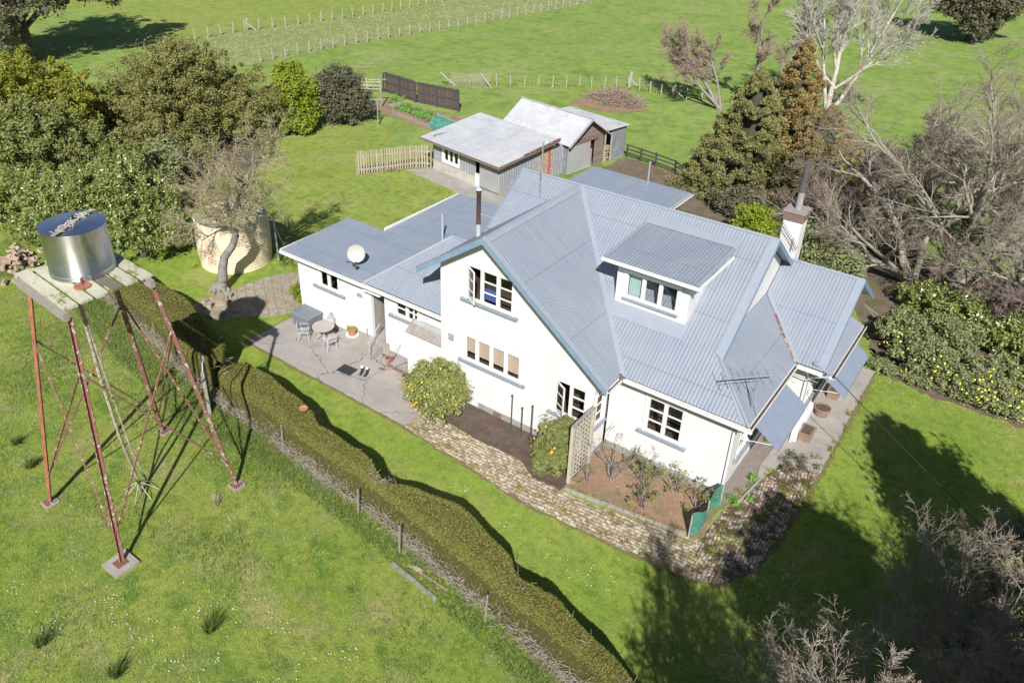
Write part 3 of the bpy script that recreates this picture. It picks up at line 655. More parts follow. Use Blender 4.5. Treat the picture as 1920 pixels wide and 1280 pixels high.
# hipped left part and the low-pitch wings
roof([(-15.3,-.95,3.4),(-11.12,-.95,3.4),(-11.12,1.6,5.3),(-12.75,1.6,5.3)], X)
roof([(-15.3,-.95,3.4),(-12.75,1.6,5.3),(-15.3,4.15,3.4)], Y)
roof([(-12.75,1.6,5.3),(-11.12,1.6,5.3),(-11.12,4.15,3.4),(-15.3,4.15,3.4)], X)
roof([(-20.35,-.95,3.33),(-15.1,-.95,3.35),(-15.1,3.12,3.47),(-20.35,3.12,3.45)], X, 'roofflat', 'low_roof')
roof([(-17.9,3.06,3.52),(-11.2,3.06,3.52),(-11.2,8.5,3.6),(-17.9,8.5,3.6)], Y, 'roofflat', 'low_roof')
roof([(-15,9.8,3.32),(-9.1,9.8,3.25),(-9.1,17.05,3.25),(-15,17.05,3.32)], Y, 'roofflat', 'low_roof')
# ridge, hip and valley flashings
def cap(p, q, r=.055, name='ridge_cap', w=.17):
    p = Vector(p); q = Vector(q); mb = MB(); mb.tube([p, q], r, 8)
    return mb.build(name, 'flash', house)
for p, q in [((-8.88,-1.62,7.55),(-8.88,4.69,7.55)), ((-11.6,4.69,7.55),(-1.03,4.69,7.55)), ((.6,-.56,3.66),(-1.05,.84,4.69)), ((-1.3,7.28,5.77),(1.52,7.28,5.77)), ((-15.32,-.97,3.41),(-12.75,1.6,5.31)), ((-12.75,1.6,5.31),(-11.12,1.6,5.31)), ((-12.75,1.6,5.31),(-15.2,4.1,3.42))]:
    cap(p, q)
def strip(pts, name, m='flash', th=.012):
    mb = MB(); mb.slab(pts, th, X); return mb.build(name, m, house)
sn = .744; e = .012
def onS1(x, y, up_=.03): return (x, y, S1(y)+up_)
strip([onS1(-1.32,.98),onS1(-1.02,.78),onS1(-1.02,4.66),onS1(-1.32,4.66)], 'verge_flashing')
strip([onS1(.30,-.50),onS1(.56,-.52),onS1(-1.04,.84),onS1(-1.30,.98)], 'hip_flashing')
strip([(1.25,3.98,3.65+.02),(1.52,3.98,3.65+.02),(1.52,7.26,5.76+.02),(1.25,7.26,5.76+.02)], 'verge_flashing')
strip([onS1(-3.82,-.54,.02),onS1(-3.62,-.54,.02),onS1(-8.7,4.69,.02),onS1(-8.92,4.69,.02)], 'valley_flashing')
strip([(.54,3.86,3.70),(.68,4.0,3.70),(-1.3,5.95,4.94),(-1.34,5.78,4.90)], 'valley_flashing')
for (p, q) in (((-8.95,-1.6),(-8.7,4.6)),):
    strip([(-8.86,-1.6,7.565),(-8.68,-1.6,7.43),(-8.68,4.45,7.43),(-8.86,4.6,7.565)], 'ridge_flashing')
mb = MB(); mb.box(-4.08,-3.78,-.62,-.5,3.60,3.70); mb.build('rusty_valley_end', 'rust', house)
mb = MB(); mb.bar((.46,3.92,3.74),(-.75,5.2,4.52),.07,.03); mb.build('rusty_valley_streak', 'rust', house)
# barge boards
def barge(p, q, h=.24, t=.04, nv=(0,-1,0), m='barge'):
    p = Vector(p); q = Vector(q); n = Vector(nv); mb = MB(); dz = Vector((0,0,h))
    mb.hexa([p-dz, q-dz, q-dz+n*t, p-dz+n*t], [p, q, q+n*t, p+n*t]); return mb.build('barge_board', m, house)
barge((-8.88,-1.6,7.60),(-3.76,-1.6,3.69)); barge((-8.88,-1.6,7.60),(-11.84,-1.6,5.54))
strip([(-8.88,-1.66,7.62),(-3.72,-1.66,3.68),(-3.72,-1.45,3.68),(-8.88,-1.45,7.62)], 'barge_cap'); strip([(-8.88,-1.66,7.62),(-11.86,-1.66,5.55),(-11.86,-1.45,5.55),(-8.88,-1.45,7.62)], 'barge_cap')
mb = MB(); n = 1.6-1.12
mb.hexa([(-8.88,-1.58,7.38),(-3.85,-1.58,3.55),(-3.85,-1.13,3.55),(-8.88,-1.13,7.38)], [(-8.88,-1.58,7.41),(-3.85,-1.58,3.58),(-3.85,-1.13,3.58),(-8.88,-1.13,7.41)])
mb.build('soffit', 'sill', house); mb = MB(); mb.hexa([(-11.75,-1.58,5.38),(-8.88,-1.58,7.38),(-8.88,-1.13,7.38),(-11.75,-1.13,5.38)], [(-11.75,-1.58,5.41),(-8.88,-1.58,7.41),(-8.88,-1.13,7.41),(-11.75,-1.13,5.41)]); mb.build('soffit', 'sill', house)
barge((-1.03,4.69,7.56),(-1.03,.7,4.6), .2, .03, (1,0,0)); barge((-1.03,4.69,7.56),(-1.03,9.9,3.7), .2, .03, (1,0,0))
barge((-11.59,4.69,7.56),(-11.59,2.15,5.67), .2, .03, (-1,0,0)); barge((-11.59,4.69,7.56),(-11.59,9.9,3.7), .2, .03, (-1,0,0))
barge((1.52,7.28,5.78),(1.52,3.98,3.67), .2, .03, (1,0,0)); barge((1.52,7.28,5.78),(1.52,10.6,3.67), .2, .03, (1,0,0))
# gutters
gutter(house, (-3.66,-.54,3.62), (.72,-.54,3.62), (0,-1,0)); gutter(house, (.58,-.64,3.62), (.58,3.94,3.62), (1,0,0))
gutter(house, (.62,3.96,3.60), (1.5,3.96,3.60), (0,-1,0)); gutter(house, (1.78,3.98,3.57), (1.78,8.15,3.57), (1,0,0))
gutter(house, (-3.8,-1.5,3.62), (-3.8,-.68,3.62), (1,0,0))
gutter(house, (-20.35,-.95,3.31), (-15.25,-.95,3.33), (0,-1,0)); gutter(house, (-15.35,-.97,3.37), (-11.12,-.97,3.37), (0,-1,0))
gutter(house, (-9.1,9.9,3.22), (-9.1,17.05,3.22), (1,0,0), w=.14)
mb = MB(); mb.box(-20.4, -20.36, -.97, 3.12, 3.22, 3.36); mb.box(-17.97, -17.92, 3.1, 8.5, 3.42, 3.62); mb.build('fascia', 'whitepaint', house)
mb = MB(); mb.slab([(-20.3,-.93,3.24),(-11.12,-.93,3.24),(-11.12,-.57,3.24),(-20.3,-.57,3.24)], .01); mb.build('soffit', 'sill', house); mb = MB(); mb.slab([(-4.3,-.5,3.52),(.56,-.5,3.52),(.56,0,3.52),(-4.3,0,3.52)], .01)
mb.slab([(0.0,0,3.52),(.56,0,3.52),(.56,4.4,3.52),(0,4.4,3.52)], .01); mb.build('soffit', 'sill', house)
# downpipes
for pts in ([(.55,-.6,3.52),(.3,-.3,3.2),(.06,-.06,2.9),(.06,-.06,.0)], [(-3.75,-1.3,3.5),(-4.2,-1.05,3.2),(-4.34,-1.17,2.9),(-4.34,-1.17,0)], [(1.75,4.0,3.5),(1.2,4.3,3.1),(.96,4.40,2.8),(.96,4.40,0)], [(-12.9,-1.0,3.3),(-12.9,-.66,3.0),(-12.9,-.66,2.5)]):
    mb = MB(); mb.tube(pts, .04, 8); mb.build('downpipe', 'whitepaint', house)
# ---- dormer (window, roof, cheeks)
f = fS(1.42); hd = (-4.95,-2.98,5.42,6.42)
wall('dormer_front', f, [(-5.3,5.06),(-2.62,5.06),(-2.62,6.78),(-5.3,6.78)], [hd], 'white', house, th=.1)
window(house, f, *hd, lights=3, curtain=[(-4.9,-4.45,5.45,6.38,'curtain'),(-3.08,-3.0,5.45,6.38,'curtain')], sill=False, label='three-light dormer window with pale green curtains', room='dark')
for xx, nn in ((-2.62,1),(-5.3,-1)):
    fr = Fr((xx,0,0), (0,1,0), (nn,0,0))
    wall('dormer_cheek', fr, [(1.52 if nn > 0 else 1.52,S1(1.52)-.05),(1.52,6.78),(3.85,6.93),(3.85,S1(3.85)-.05)], [], 'white', house, th=.06)
mb = MB(); mb.box(-5.3,-2.62,1.42,1.50,6.78,6.8); mb.build('dormer_plate', 'white', house)
roof([(-5.66,.98,6.93),(-2.2,.98,6.93),(-2.2,4.1,7.12),(-5.66,4.1,7.12)], X, 'roof', 'dormer_roof')
strip([(-5.68,3.98,7.14),(-2.18,3.98,7.14),(-2.18,4.32,7.30),(-5.68,4.32,7.30)], 'dormer_flashing')
strip([(-2.32,.98,6.955),(-2.18,.98,6.955),(-2.18,4.05,7.145),(-2.32,4.05,7.145)], 'dormer_edge'); strip([(-5.68,.98,6.955),(-5.54,.98,6.955),(-5.54,4.05,7.145),(-5.68,4.05,7.145)], 'dormer_edge')
gutter(house, (-5.7,.98,6.90), (-2.1,.98,6.90), (0,-1,0), w=.10, h=.09)
mb = MB(); mb.box(-2.19,-2.13,.98,3.75,6.84,6.93); mb.build('dormer_fascia', 'whitepaint', house)
mb = MB(); mb.box(-5.6,-2.25,1.0,1.42,6.80,6.815); mb.build('dormer_soffit', 'sill', house)
strip([onS1(-5.62,.98,.03),onS1(-2.5,.98,.03),onS1(-2.5,1.42,.04),onS1(-5.62,1.42,.04)], 'apron_flashing')
strip([onS1(-5.62,1.36,.05),onS1(-5.3,1.36,.05),onS1(-5.3,3.9,.05),onS1(-5.62,3.9,.05)], 'side_flashing')
mb = MB(); f.box(mb, -5.0,-2.93,.003,.09,5.34,5.41); mb.build('dormer_sill', 'sill', house)
# ---- chimney
ch = MB(); ch.box(-1.80,-1.12,7.65,8.35,0.0,7.1); ch = ch.build('chimney', 'white', house)
mb = MB(); mb.box(-1.84,-1.08,7.61,8.39,7.1,7.42); mb.build('chimney_brick_course', 'brick', ch)
mb = MB(); mb.box(-1.87,-1.05,7.58,8.42,7.42,7.48); mb.build('chimney_cap', 'greytimber', ch)
mb = MB(); mb.lathe([(.13,0),(.12,.7),(.12,.71)], 16, (-1.46,8.0,7.48)); mb.build('chimney_pot', 'plinth', ch, True)
mb = MB(); mb.lathe([(.15,0),(.15,.12),(.12,.14),(.12,.6),(.10,1.0),(.02,1.02)], 16, (-1.46,8.0,8.17)); mb.build('chimney_cowl', 'darkrail', ch, True)
mb = MB(); mb.tube([(-1.3,7.6,5.9),(-1.25,7.52,6.5)], .012, 5); mb.tube([(-1.75,7.45,6.9),(-1.1,7.5,6.1)], .010, 4)
for k in range(12):
    t = k/11; c = Vector((-1.75,7.45,6.9)).lerp(Vector((-1.1,7.5,6.1)), t); mb.tube([c+Vector((-.02,-.14,-.1)), c+Vector((.02,.14,.1))], .008, 4)
mb.build('small_aerial', 'darkrail', house)
# ---- flue, vents, mast
mb = MB(); mb.lathe([(.085,0),(.085,1.25),(.10,1.26),(.10,1.32)], 16, (-11.02,1.0,6.55)); fl = mb.build('flue_pipe', 'flue', house, True)
mb = MB(); mb.lathe([(.10,0),(.10,.6)], 16, (-11.02,1.0,5.97)); mb.build('flue_base', 'fluepale', fl, True)
mb = MB(); mb.lathe([(.14,0),(.15,.03),(.05,.10),(.0,.11)], 16, (-11.02,1.0,7.93)); mb.build('flue_cowl', 'fluepale', fl, True)
mb = MB(); mb.tube([(-11.0,.98,7.0),(-10.2,1.2,6.9)], .01, 4); mb.build('flue_stay', 'galv', fl)
mb = MB(); mb.tube([(-15.2,3.91,3.5),(-15.2,3.91,4.78)], .045, 8); mb.build('vent_pipe', 'fluepale', house)
mb = MB(); mb.tube([(-11.56,16.9,3.2),(-11.56,16.9,4.35)], .05, 8); mb.tube([(-11.56,16.9,4.35),(-11.56,16.9,4.42)], .07, 8); mb.build('vent_pipe', 'galv', house)
mb = MB(); mb.tube([(-10.16,3.84,6.8),(-10.14,3.84,9.2),(-10.05,3.86,9.27),(-9.98,3.88,9.2)], .028, 6); mb.build('aerial_mast', 'galv', house)
# ---- satellite dish
dm = MB(); prof = [(.02,.0),(.2,.015),(.36,.05),(.47,.09)]
dm.lathe(prof, 28); dm.lathe([(r, z-.012) for r, z in prof][::-1], 28)
dsh = dm.build('satellite_dish', 'dish', house, True); dsh.scale = (.8,.8,.8); dsh.location = (-16.62,-.02,3.95); dsh.rotation_euler = (math.radians(72), 0, math.radians(38))
mb = MB(); mb.tube([(-16.7,.1,3.4),(-16.7,.1,3.75),(-16.64,.02,3.9)], .025, 6); mb.tube([(-16.64,.0,3.65),(-16.2,-.55,3.75)], .014, 5); mb.box(-16.26,-16.14,-.62,-.5,3.7,3.82); mb.bar((-16.9,.1,3.42),(-17.2,-.1,3.40),.03); mb.build('dish_bracket', 'darkrail', house)
# ---- TV aerial over the hip
mb = MB(); A = Vector((-.35,-.55,5.05)); B = Vector((.98,1.0,4.98))
mb.tube([A, B], .022, 6); mb.tube([A+Vector((.05,.02,-.12)), B+Vector((-.3,-.35,-.1))], .012, 4)
for t, L in ((0,.42),(.12,.35),(.3,.6),(.42,.4),(.55,.55),(.7,.35),(.82,.3),(1,.42)):
    c = A.lerp(B, t); dv = Vector((-.72,.66,.16)); mb.tube([c-dv*L, c+dv*L], .009, 4)
mb.tube([(.35,.25,3.7),(.32,.24,5.02)], .02, 6); mb.tube([(.1,.6,3.95),(.32,.3,4.6)], .012, 4); mb.tube([(.6,.1,3.7),(.32,.3,4.6)], .012, 4)
mb.build('tv_aerial', 'galv', house)
# ---- awnings (metal hoods) over the two east windows
for (wx, y0, y1) in ((.02,.85,3.8),(.92,5.1,8.5)):
    mb = MB(); mb.slab([(wx+.12,y0,2.98),(wx+1.28,y0,2.2),(wx+1.28,y1-.15,2.2),(wx+1.15,y1,2.29),(wx+.12,y1,2.98)], .02, Y)
    mb.hexa([(wx+1.26,y0,2.10),(wx+1.29,y0,2.10),(wx+1.29,y1-.15,2.10),(wx+1.26,y1-.15,2.10)], [(wx+1.26,y0,2.19),(wx+1.29,y0,2.19),(wx+1.29,y1-.15,2.19),(wx+1.26,y1-.15,2.19)])
    a = mb.build('awning', 'awning', house)
    for yy in (y0+.05, y1-.1):
        mb = MB(); mb.tube([(wx+.1,yy,2.95),(wx+.02,yy,2.0),(wx+1.1,yy,2.28)], .014, 5); mb.build('awning_stay', 'whitepaint', a)
mb = MB(); mb.box(.903, 1.12, 4.5, 5.0, 0, .55); mb.box(.903,1.08,5.0,6.9,0,.34); mb.build('porch_wall', 'white', house)
mb = MB(); mb.tube([(.05,4.3,2.9),(1.4,4.05,3.1)], .018, 5); mb.tube([(1.55,8.6,4.2),(1.9,9.4,3.4)], .018, 5); mb.tube([(1.55,8.9,4.0),(2.0,9.3,3.6)], .018, 5); mb.build('service_bracket', 'galv', house)
# ================================================================== SHEDS
R = math.radians
s1 = thing('shed', 'low iron shed with pale rust-flecked lean-to roof and a white-framed window', 'shed', (-27.42,17.72,0), R(-10))
f = Fr((0,0,0), (1,0,0), (0,-1,0)); hw = (1.05,2.55,.85,1.75)
wall('iron_wall', f, [(0,.62),(4.1,.62),(4.1,2.05),(0,2.05)], [hw], 'zincwall', s1, .08)
mb = MB(); mb.box(0,4.1,-.02,.1,0,.619); mb.build('rendered_base', 'dirtyrender', s1)
mb = MB()
for a_, b_, c_, d_ in ((.93,1.05,.73,1.87),(2.55,2.67,.73,1.87),(1.05,2.55,.73,.85),(1.05,2.55,1.75,1.87)): mb.box(a_,b_,-.055,-.032,c_,d_)
mb.build('window_surround', 'whitepaint', s1)
window(s1, f, *hw, lights=3, sill=False, room='room')
mb = MB(); mb.box(4.55,6.3,-.03,.03,.12,2.0); mb.build('sheet_door', 'fibro', s1)
mb = MB(); mb.box(4.1,4.56,.35,.4,0,2.05); mb.build('door_gap_dark_panel', 'dark', s1); mb = MB(); mb.box(4.12,4.5,-.03,.02,0,.9); mb.build('half_door', 'whitepaint', s1)  # near-black panel stands in for the shade inside the open door gap
f = Fr((6.35,0,0), (0,1,0), (1,0,0))
wall('iron_wall', f, [(0,.35),(3.5,.35),(3.5,2.45),(0,2.05)], [], 'zincwall', s1, .06)
mb = MB(); mb.box(6.3,6.4,0,3.5,0,.35); mb.build('concrete_base', 'plinth', s1)
mb = MB(); mb.box(0,.06,0,4.6,0,2.3); mb.build('iron_wall', 'zincwall', s1); mb = MB(); mb.box(0,6.3,4.55,4.6,0,2.55); mb.build('iron_wall', 'zincwall', s1)
mb = MB(); mb.box(6.33,6.38,3.5,4.7,0,2.4); mb.build('pale_door', 'log', s1); mb = MB(); mb.box(6.385,6.45,4.3,4.42,0,2.3); mb.build('red_post', 'red', s1)
mb = MB(); mb.slab([(-.75,-.5,2.1),(6.75,-.5,2.1),(6.75,4.9,2.72),(-.75,4.9,2.72)], .025, X)
mb.build('roof', 'zinc', s1)
mb = MB(); mb.box(-.75,6.75,-.53,-.5,1.95,2.11); mb.hexa([(6.75,-.5,1.95),(6.79,-.5,1.95),(6.79,4.9,2.55),(6.75,4.9,2.55)], [(6.75,-.5,2.12),(6.79,-.5,2.12),(6.79,4.9,2.74),(6.75,4.9,2.74)]); mb.build('fascia', 'oldboard', s1)
mb = MB(); mb.hexa([(6.7,1.6,2.36),(6.85,1.6,2.36),(6.85,4.9,2.74),(6.7,4.9,2.74)], [(6.7,1.6,2.40),(6.85,1.6,2.40),(6.85,4.9,2.78),(6.7,4.9,2.78)]); mb.build('rusty_flashing', 'rust', s1)
wall('iron_wall', Fr((6.35,0,0), (0,1,0), (1,0,0)), [(4.7,0),(5.84,0),(5.84,2.15),(4.7,2.15)], [], 'zincwall', s1, .06)

s2 = thing('barn', 'weathered timber gable shed with galvanised roof and an open-fronted lean-to', 'shed', (-19.85,22.35,0), R(-10))
W = 3.65
f = Fr((0,0,0), (0,1,0), (1,0,0))
wall('gable_wall', f, [(0,1.95),(.0,2.2),(W/2,3.42),(W,2.2),(W,0),(2.75,0),(2.75,1.95)], [], 'oldboard', s2, .08)
mb = MB(); mb.box(.05,.09,-.1,2.15,.05,2.0); mb.build('sliding_door', 'fibro', s2)
mb = MB(); mb.box(.10,.14,-.15,2.9,1.98,2.08); mb.build('door_rail', 'oldboard', s2)
mb = MB(); mb.box(-.3,-.25,2.1,2.8,0,2.0); mb.build('doorway_dark_panel', 'dark', s2); mb = MB(); mb.box(-.1,.02,2.2,2.45,0,1.3); mb.build('stacked_timber', 'log', s2)  # doorway gap closed by a near-black panel in place of real shade
mb = MB(); mb.box(-6,-.1,0,.06,0,2.2); mb.box(-6,-.1,W-.06,W,0,2.2); mb.box(-6,-5.95,0,W,0,2.3); mb.build('iron_wall', 'zincwall', s2)
mb = MB(); mb.slab([(.35,-.3,2.12),(.35,W/2,3.52),(-6.1,W/2,3.52),(-6.1,-.3,2.12)], .025, X); mb.build('roof', 'zinc', s2)
mb = MB(); mb.slab([(.35,W+.3,2.12),(.35,W/2,3.52),(-6.1,W/2,3.52),(-6.1,W+.3,2.12)], .025, X); mb.build('roof', 'zinc', s2)
mb = MB(); mb.tube([(.38,W/2,3.54),(-6.12,W/2,3.54)], .06, 8); mb.build('ridge_cap', 'zinc', s2)
mb = MB()
for a_, b_ in (((.36,-.3,2.02),(.36,W/2,3.44)), ((.36,W/2,3.44),(.36,W+.3,2.02))): mb.bar(a_, b_, .04, .16, (1,0,0))
mb.build('barge_board', 'greytimber', s2)
mb = MB(); mb.slab([(.4,W,2.42),(.4,W+2.3,2.38),(-5.2,W+2.3,2.38),(-5.2,W,2.42)], .025, X); mb.build('lean_to_roof', 'zinc', s2)
mb = MB(); mb.box(.12,.16,W+.75,W+2.2,0,2.3); mb.box(-5,.16,W+2.16,W+2.2,0,2.3); mb.build('iron_wall', 'zincwall', s2)
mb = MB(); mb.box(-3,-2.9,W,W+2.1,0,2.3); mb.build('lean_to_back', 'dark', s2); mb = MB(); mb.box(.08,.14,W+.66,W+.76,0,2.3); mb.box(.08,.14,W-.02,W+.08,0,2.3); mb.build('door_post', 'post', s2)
rg = random.Random(5); mb = MB()
for i in range(26):
    y = W+.12+rg.random()*.5; z = .05+rg.random()*1.1; mb.bar((-.15,y,z), (.03,y+rg.uniform(-.05,.05),z), .12)
mb.build('firewood', 'log', s2)
mb = MB(); mb.bar((-7.2,.2,.9),(-6.1,1.5,1.0),.6,.06); mb.build('red_iron_sheet', 'red', s2)

# ================================================================== TANK TOWER
tower = thing('tank_stand', 'tall rusty steel tank stand with cross-braced legs and a lichened plank platform', 'tank stand', (-15.2,-11.5,0))
def tl(p): return Vector(p)-Vector((-15.2,-11.5,0))
LB = [(-17.26,-13.66,0), (-13.1,-13.7,0), (-13.15,-9.46,0), (-17.5,-9.3,0)]; LT = [(-16.4,-12.75,7.75), (-14.2,-12.85,7.75), (-14.1,-10.4,7.75), (-16.3,-10.4,7.75)]
LB = [tl(p) for p in LB]; LT = [tl(p) for p in LT]
for i, (b, t) in enumerate(zip(LB, LT)):
    mb = MB(); d = (t-b).normalized(); out = Vector((b.x,b.y,0)).normalized(); side = d.cross(out).normalized()
    # angle-iron section: two flanges
    w = .11
    mb.bar(b+side*0, t, .03, w, out); mb.bar(b-out*w/2+side*w/2, t-out*w/2+side*w/2, w, .03, out)
    l = mb.build('leg', 'rustorange' if i == 0 else 'rust', tower)
    fz = MB(); s_ = .38 if i == 1 else .22; a = R(8+45*0)
    fz.box(b.x-s_, b.x+s_, b.y-s_, b.y+s_, -.05, .10 if i == 1 else .05); fz.build('footing', 'concrete', l)
    fp = MB(); z0 = .10 if i == 1 else .05; fp.box(b.x-.17,b.x+.17,b.y-.17,b.y+.17,z0,z0+.02)
    for q in (-1,1): fp.box(b.x+q*.12-.02,b.x+q*.12+.02,b.y-.02,b.y+.02,z0+.02,z0+.05)
    fp.build('base_plate', 'rust', l)
for i in range(4):
    j = (i+1) % 4; at = lambda k, t: LB[k].lerp(LT[k], t)
    for a_, b_ in ((at(i,.80), at(j,.13)), (at(j,.80), at(i,.13))):
        mb = MB(); o_ = (at(i,.5)+at(j,.5)); o_.z = 0; o_ = o_.normalized()*(.03 if b_ == at(j,.13) else 0)
        mb.bar(a_+o_, b_+o_, .045, .045); mb.build('brace', 'rust', tower)
pc = tl((-15.35,-11.55,0))
P = [tl(p) for p in ((-17.15,-12.65,7.98), (-14.25,-12.85,7.98), (-14.2,-10.2,7.98), (-17.0,-10.05,7.98))]
nP = 5
for k in range(nP+1):
    t0 = k/(nP+1); t1 = (k+1)/(nP+1)-.034
    if k == 3: t1 -= .0
    a0 = P[0].lerp(P[3], t0); a1 = P[0].lerp(P[3], t1); b0 = P[1].lerp(P[2], t0); b1 = P[1].lerp(P[2], t1)
    ex = random.Random(k).uniform(-.05,.10); dx = Vector((ex,0,0)); dz = Vector((0,0,.07))
    mb = MB(); mb.hexa([a0-dx, b0+dx*.4, b1+dx*.4, a1-dx], [a0-dx+dz, b0+dx*.4+dz, b1+dx*.4+dz, a1-dx+dz]); mb.build('plank', 'timbermoss', tower)
for p, q in ((tl((-17.0,-12.74,7.86)), tl((-14.12,-12.90,7.86))), (tl((-16.7,-10.35,7.86)), tl((-13.98,-10.45,7.86)))):
    mb = MB(); mb.bar(p, q, .14, .24); mb.build('bearer', 'greytimber', tower)
for yy in (-11.3,-12.1):
    pass
# steel tank
tk = thing('steel_water_tank', 'shiny stainless steel water tank standing on the plank platform', 'water tank', (-16.0,-11.32,8.06))
rT = .87; hT = 1.42
mb = MB(); mb.lathe([(rT,.0),(rT+.012,.01),(rT+.012,.05),(rT,.06),(rT,.13),(rT+.01,.14),(rT+.01,.16),(rT,.17),(rT,hT-.03),(rT+.012,hT-.02),(rT+.012,hT)], 72); mb.build('tank_wall', 'steel', tk, True)
mb = MB(); mb.lathe([(rT+.012,hT),(rT-.05,hT+.01),(.3,hT+.06),(.0,hT+.065)], 72); lid = mb.build('lid', 'steeltop', tk)
mb = MB(); mb.bar((-.35,rT-.05,hT+.06),(.5,-rT+.08,hT+.06),.13,.03); mb.build('lid_seam', 'greytimber', lid)
rg = random.Random(3); mb = MB()
for i in range(70):
    t = rg.random(); p = Vector((-.3,rT-.1,hT+.08)).lerp(Vector((.42,-rT+.15,hT+.08)), t)+Vector((rg.gauss(0,.09),rg.gauss(0,.05),rg.random()*.03))
    d = Vector((rg.gauss(0,1),rg.gauss(0,1),rg.gauss(0,.25))).normalized(); mb.bar(p-d*.06, p+d*.06, .028, .012)
mb.build('dark_strip_and_litter', 'bonewood', lid)
mb = MB(); mb.tube([(-.05,.1,hT+.05),(-.02,.05,hT+.2),(.06,-.02,hT+.23)], .035, 8); mb.build('inlet_pipe', 'darkrail', lid)
mb = MB(); mb.tube([(.72,-.46,.10),(.86,-.54,.10),(.92,-.56,.0)], .03, 8); mb.build('outlet_pipe', 'rust', tk)
mb = MB(); mb.lathe([(0,0),(.23,.0),(.23,.02),(0,.02)], 18, (.98,-.58,.0)); mb.build('rust_plate', 'rustorange', tk)
# outlet pipe running down the middle
dp = thing('down_pipe', 'crusted pale pipe dropping from the tank to the grass between the rusty legs', 'pipe', (-15.0,-12.2,0))
mb = MB(); mb.tube([(.1,.05,7.9),(.05,.1,5),(-.02,.25,2.6),(-.3,.55,.8),(-.35,.6,0)], .05, 7); mb.tube([(-.25,.2,7.9),(-.5,.5,4.6),(-.7,.8,1.4),(-.65,1.0,.1)], .032, 6); mb.build('pipe', 'crust', dp)
mb = MB()
for k in range(7): a = k*.9; mb.tube([(-.35,.6,.5),(-.35+.25*math.cos(a),.6+.25*math.sin(a),.3),(-.35+.6*math.cos(a),.6+.6*math.sin(a),.03)], .012, 4)
mb.build('dry_stalks', 'bonewood', dp)

# ================================================================== PLASTIC TANK
pt = thing('plastic_water_tank', 'big cream ribbed plastic water tank with leaf-strewn lid beside the leaning tree', 'water tank', (-26.75,1.15,0))
prof = []; hz_ = 2.45; n = 16
for k in range(n):
    z0 = hz_*k/n; r0 = 1.78+.06*math.sin(math.pi*k/n)
    prof += [(r0,z0+.005),(r0+.0,z0+hz_/n-.045),(r0-.05,z0+hz_/n-.035),(r0-.05,z0+hz_/n-.008)]
prof += [(1.80,hz_),(1.80,hz_+.06),(1.72,hz_+.06)]
mb = MB(); mb.lathe(prof, 72); mb.build('tank_wall', 'tankcream', pt, False)
mb = MB(); mb.lathe([(1.72,hz_+.06),(1.70,hz_-.02),(1.1,hz_+.12),(.35,hz_+.24),(.0,hz_+.25)], 48); ld = mb.build('lid', 'tanktop', pt, True)
mb = MB(); mb.lathe([(.0,.12),(.28,.12),(.30,.0)], 20, (-.9,1.0,hz_+.12)); mb.build('hatch', 'greytimber', ld)
mb = MB(); mb.tube([(.9,.7,hz_+.2),(1.55,.95,hz_+.3),(1.95,1.1,hz_+.15),(1.98,1.1,.1)], .045, 8); mb.build('overflow_pipe', 'fluepale', pt)
mb = MB(); mb.tube([(1.98,1.1,2.0),(2.3,1.6,.1)], .02, 6); mb.build('stay', 'galv', pt)

# ================================================================== FENCES
def fence(name, label, pts, h, post_m, every=1.6, w=.1, rails=(), rail_m=None, boards=None, board_m=None, bw=.11, gap=.17, group=None, jit=.03, wires=0, cat='fence', seed=1, bz=(.05,None)):
    rg = random.Random(seed); o = thing(name, label, cat, (pts[0][0],pts[0][1],0), 0, group); ox, oy = pts[0]
    L = [(x-ox, y-oy) for x, y in pts]
    for si in range(len(L)-1):
        a = Vector((*L[si],0)); b = Vector((*L[si+1],0)); d = b-a; n = max(1, round(d.length/every))
        u_ = d.normalized(); s_ = Vector((u_.y,-u_.x,0))
        for k in range(n+(1 if si == len(L)-2 else 0)):
            p = a+d*(k/n); mb = MB(); hh = h*rg.uniform(.93,1.05); mb.bar(p-Vector((0,0,.1)), p+Vector((rg.gauss(0,jit),rg.gauss(0,jit),hh)), w, w, (0,1,0)); mb.build('post', post_m, o)
        for z, rh in rails:
            mb = MB(); mb.bar(a+s_*(w*.6)+Vector((0,0,z)), b+s_*(w*.6)+Vector((0,0,z)), .05, rh); mb.build('rail', rail_m or post_m, o)
        if wires:
            mb = MB()
            for z in wires: mb.bar(a+Vector((0,0,z)), b+Vector((0,0,z)), .008)
            mb.build('wire', 'galv', o)
        if boards:
            n = int(d.length/gap)
            for k in range(n):
                p = a+u_*(gap*(k+.5))+s_*(w*.6+.035); mb = MB(); t = boards*rg.uniform(.985,1.015); z0 = bz[0]
                mb.bar(p+Vector((0,0,z0)), p+Vector((0,0,t)), .02, bw, u_); mb.build('paling', board_m, o)
    return o
fence('picket_fence', 'pale lichened picket fence on the lawn beside the iron shed', [(-30.48,13.65),(-28.4,17.05),(-27.55,17.6)], 1.5, 'picket', 2.0, .09, ((.35,.08),(1.2,.08)), 'picket', 1.62, 'picket', .10, .175)
df = fence('board_fence', 'tall dark-stained board fence screening the vegetable garden', [(-34.2,28.9),(-38.5,28.55),(-42.77,29.18)], 1.75, 'darkrail', 1.8, .12, ((.3,.1),(.95,.1),(1.65,.1)), 'darkrail', 1.78, 'blackfence', .15, .155)
fence('rail_fence', 'dark post and rail fence running from the lean-to toward the conifer', [(-18.5,28.2),(-16.04,27.71),(-14.4,27.3),(-13.0,26.2)], 1.0, 'darkrail', 1.2, .11, ((.35,.1),(.62,.1),(.9,.1)), 'darkrail')
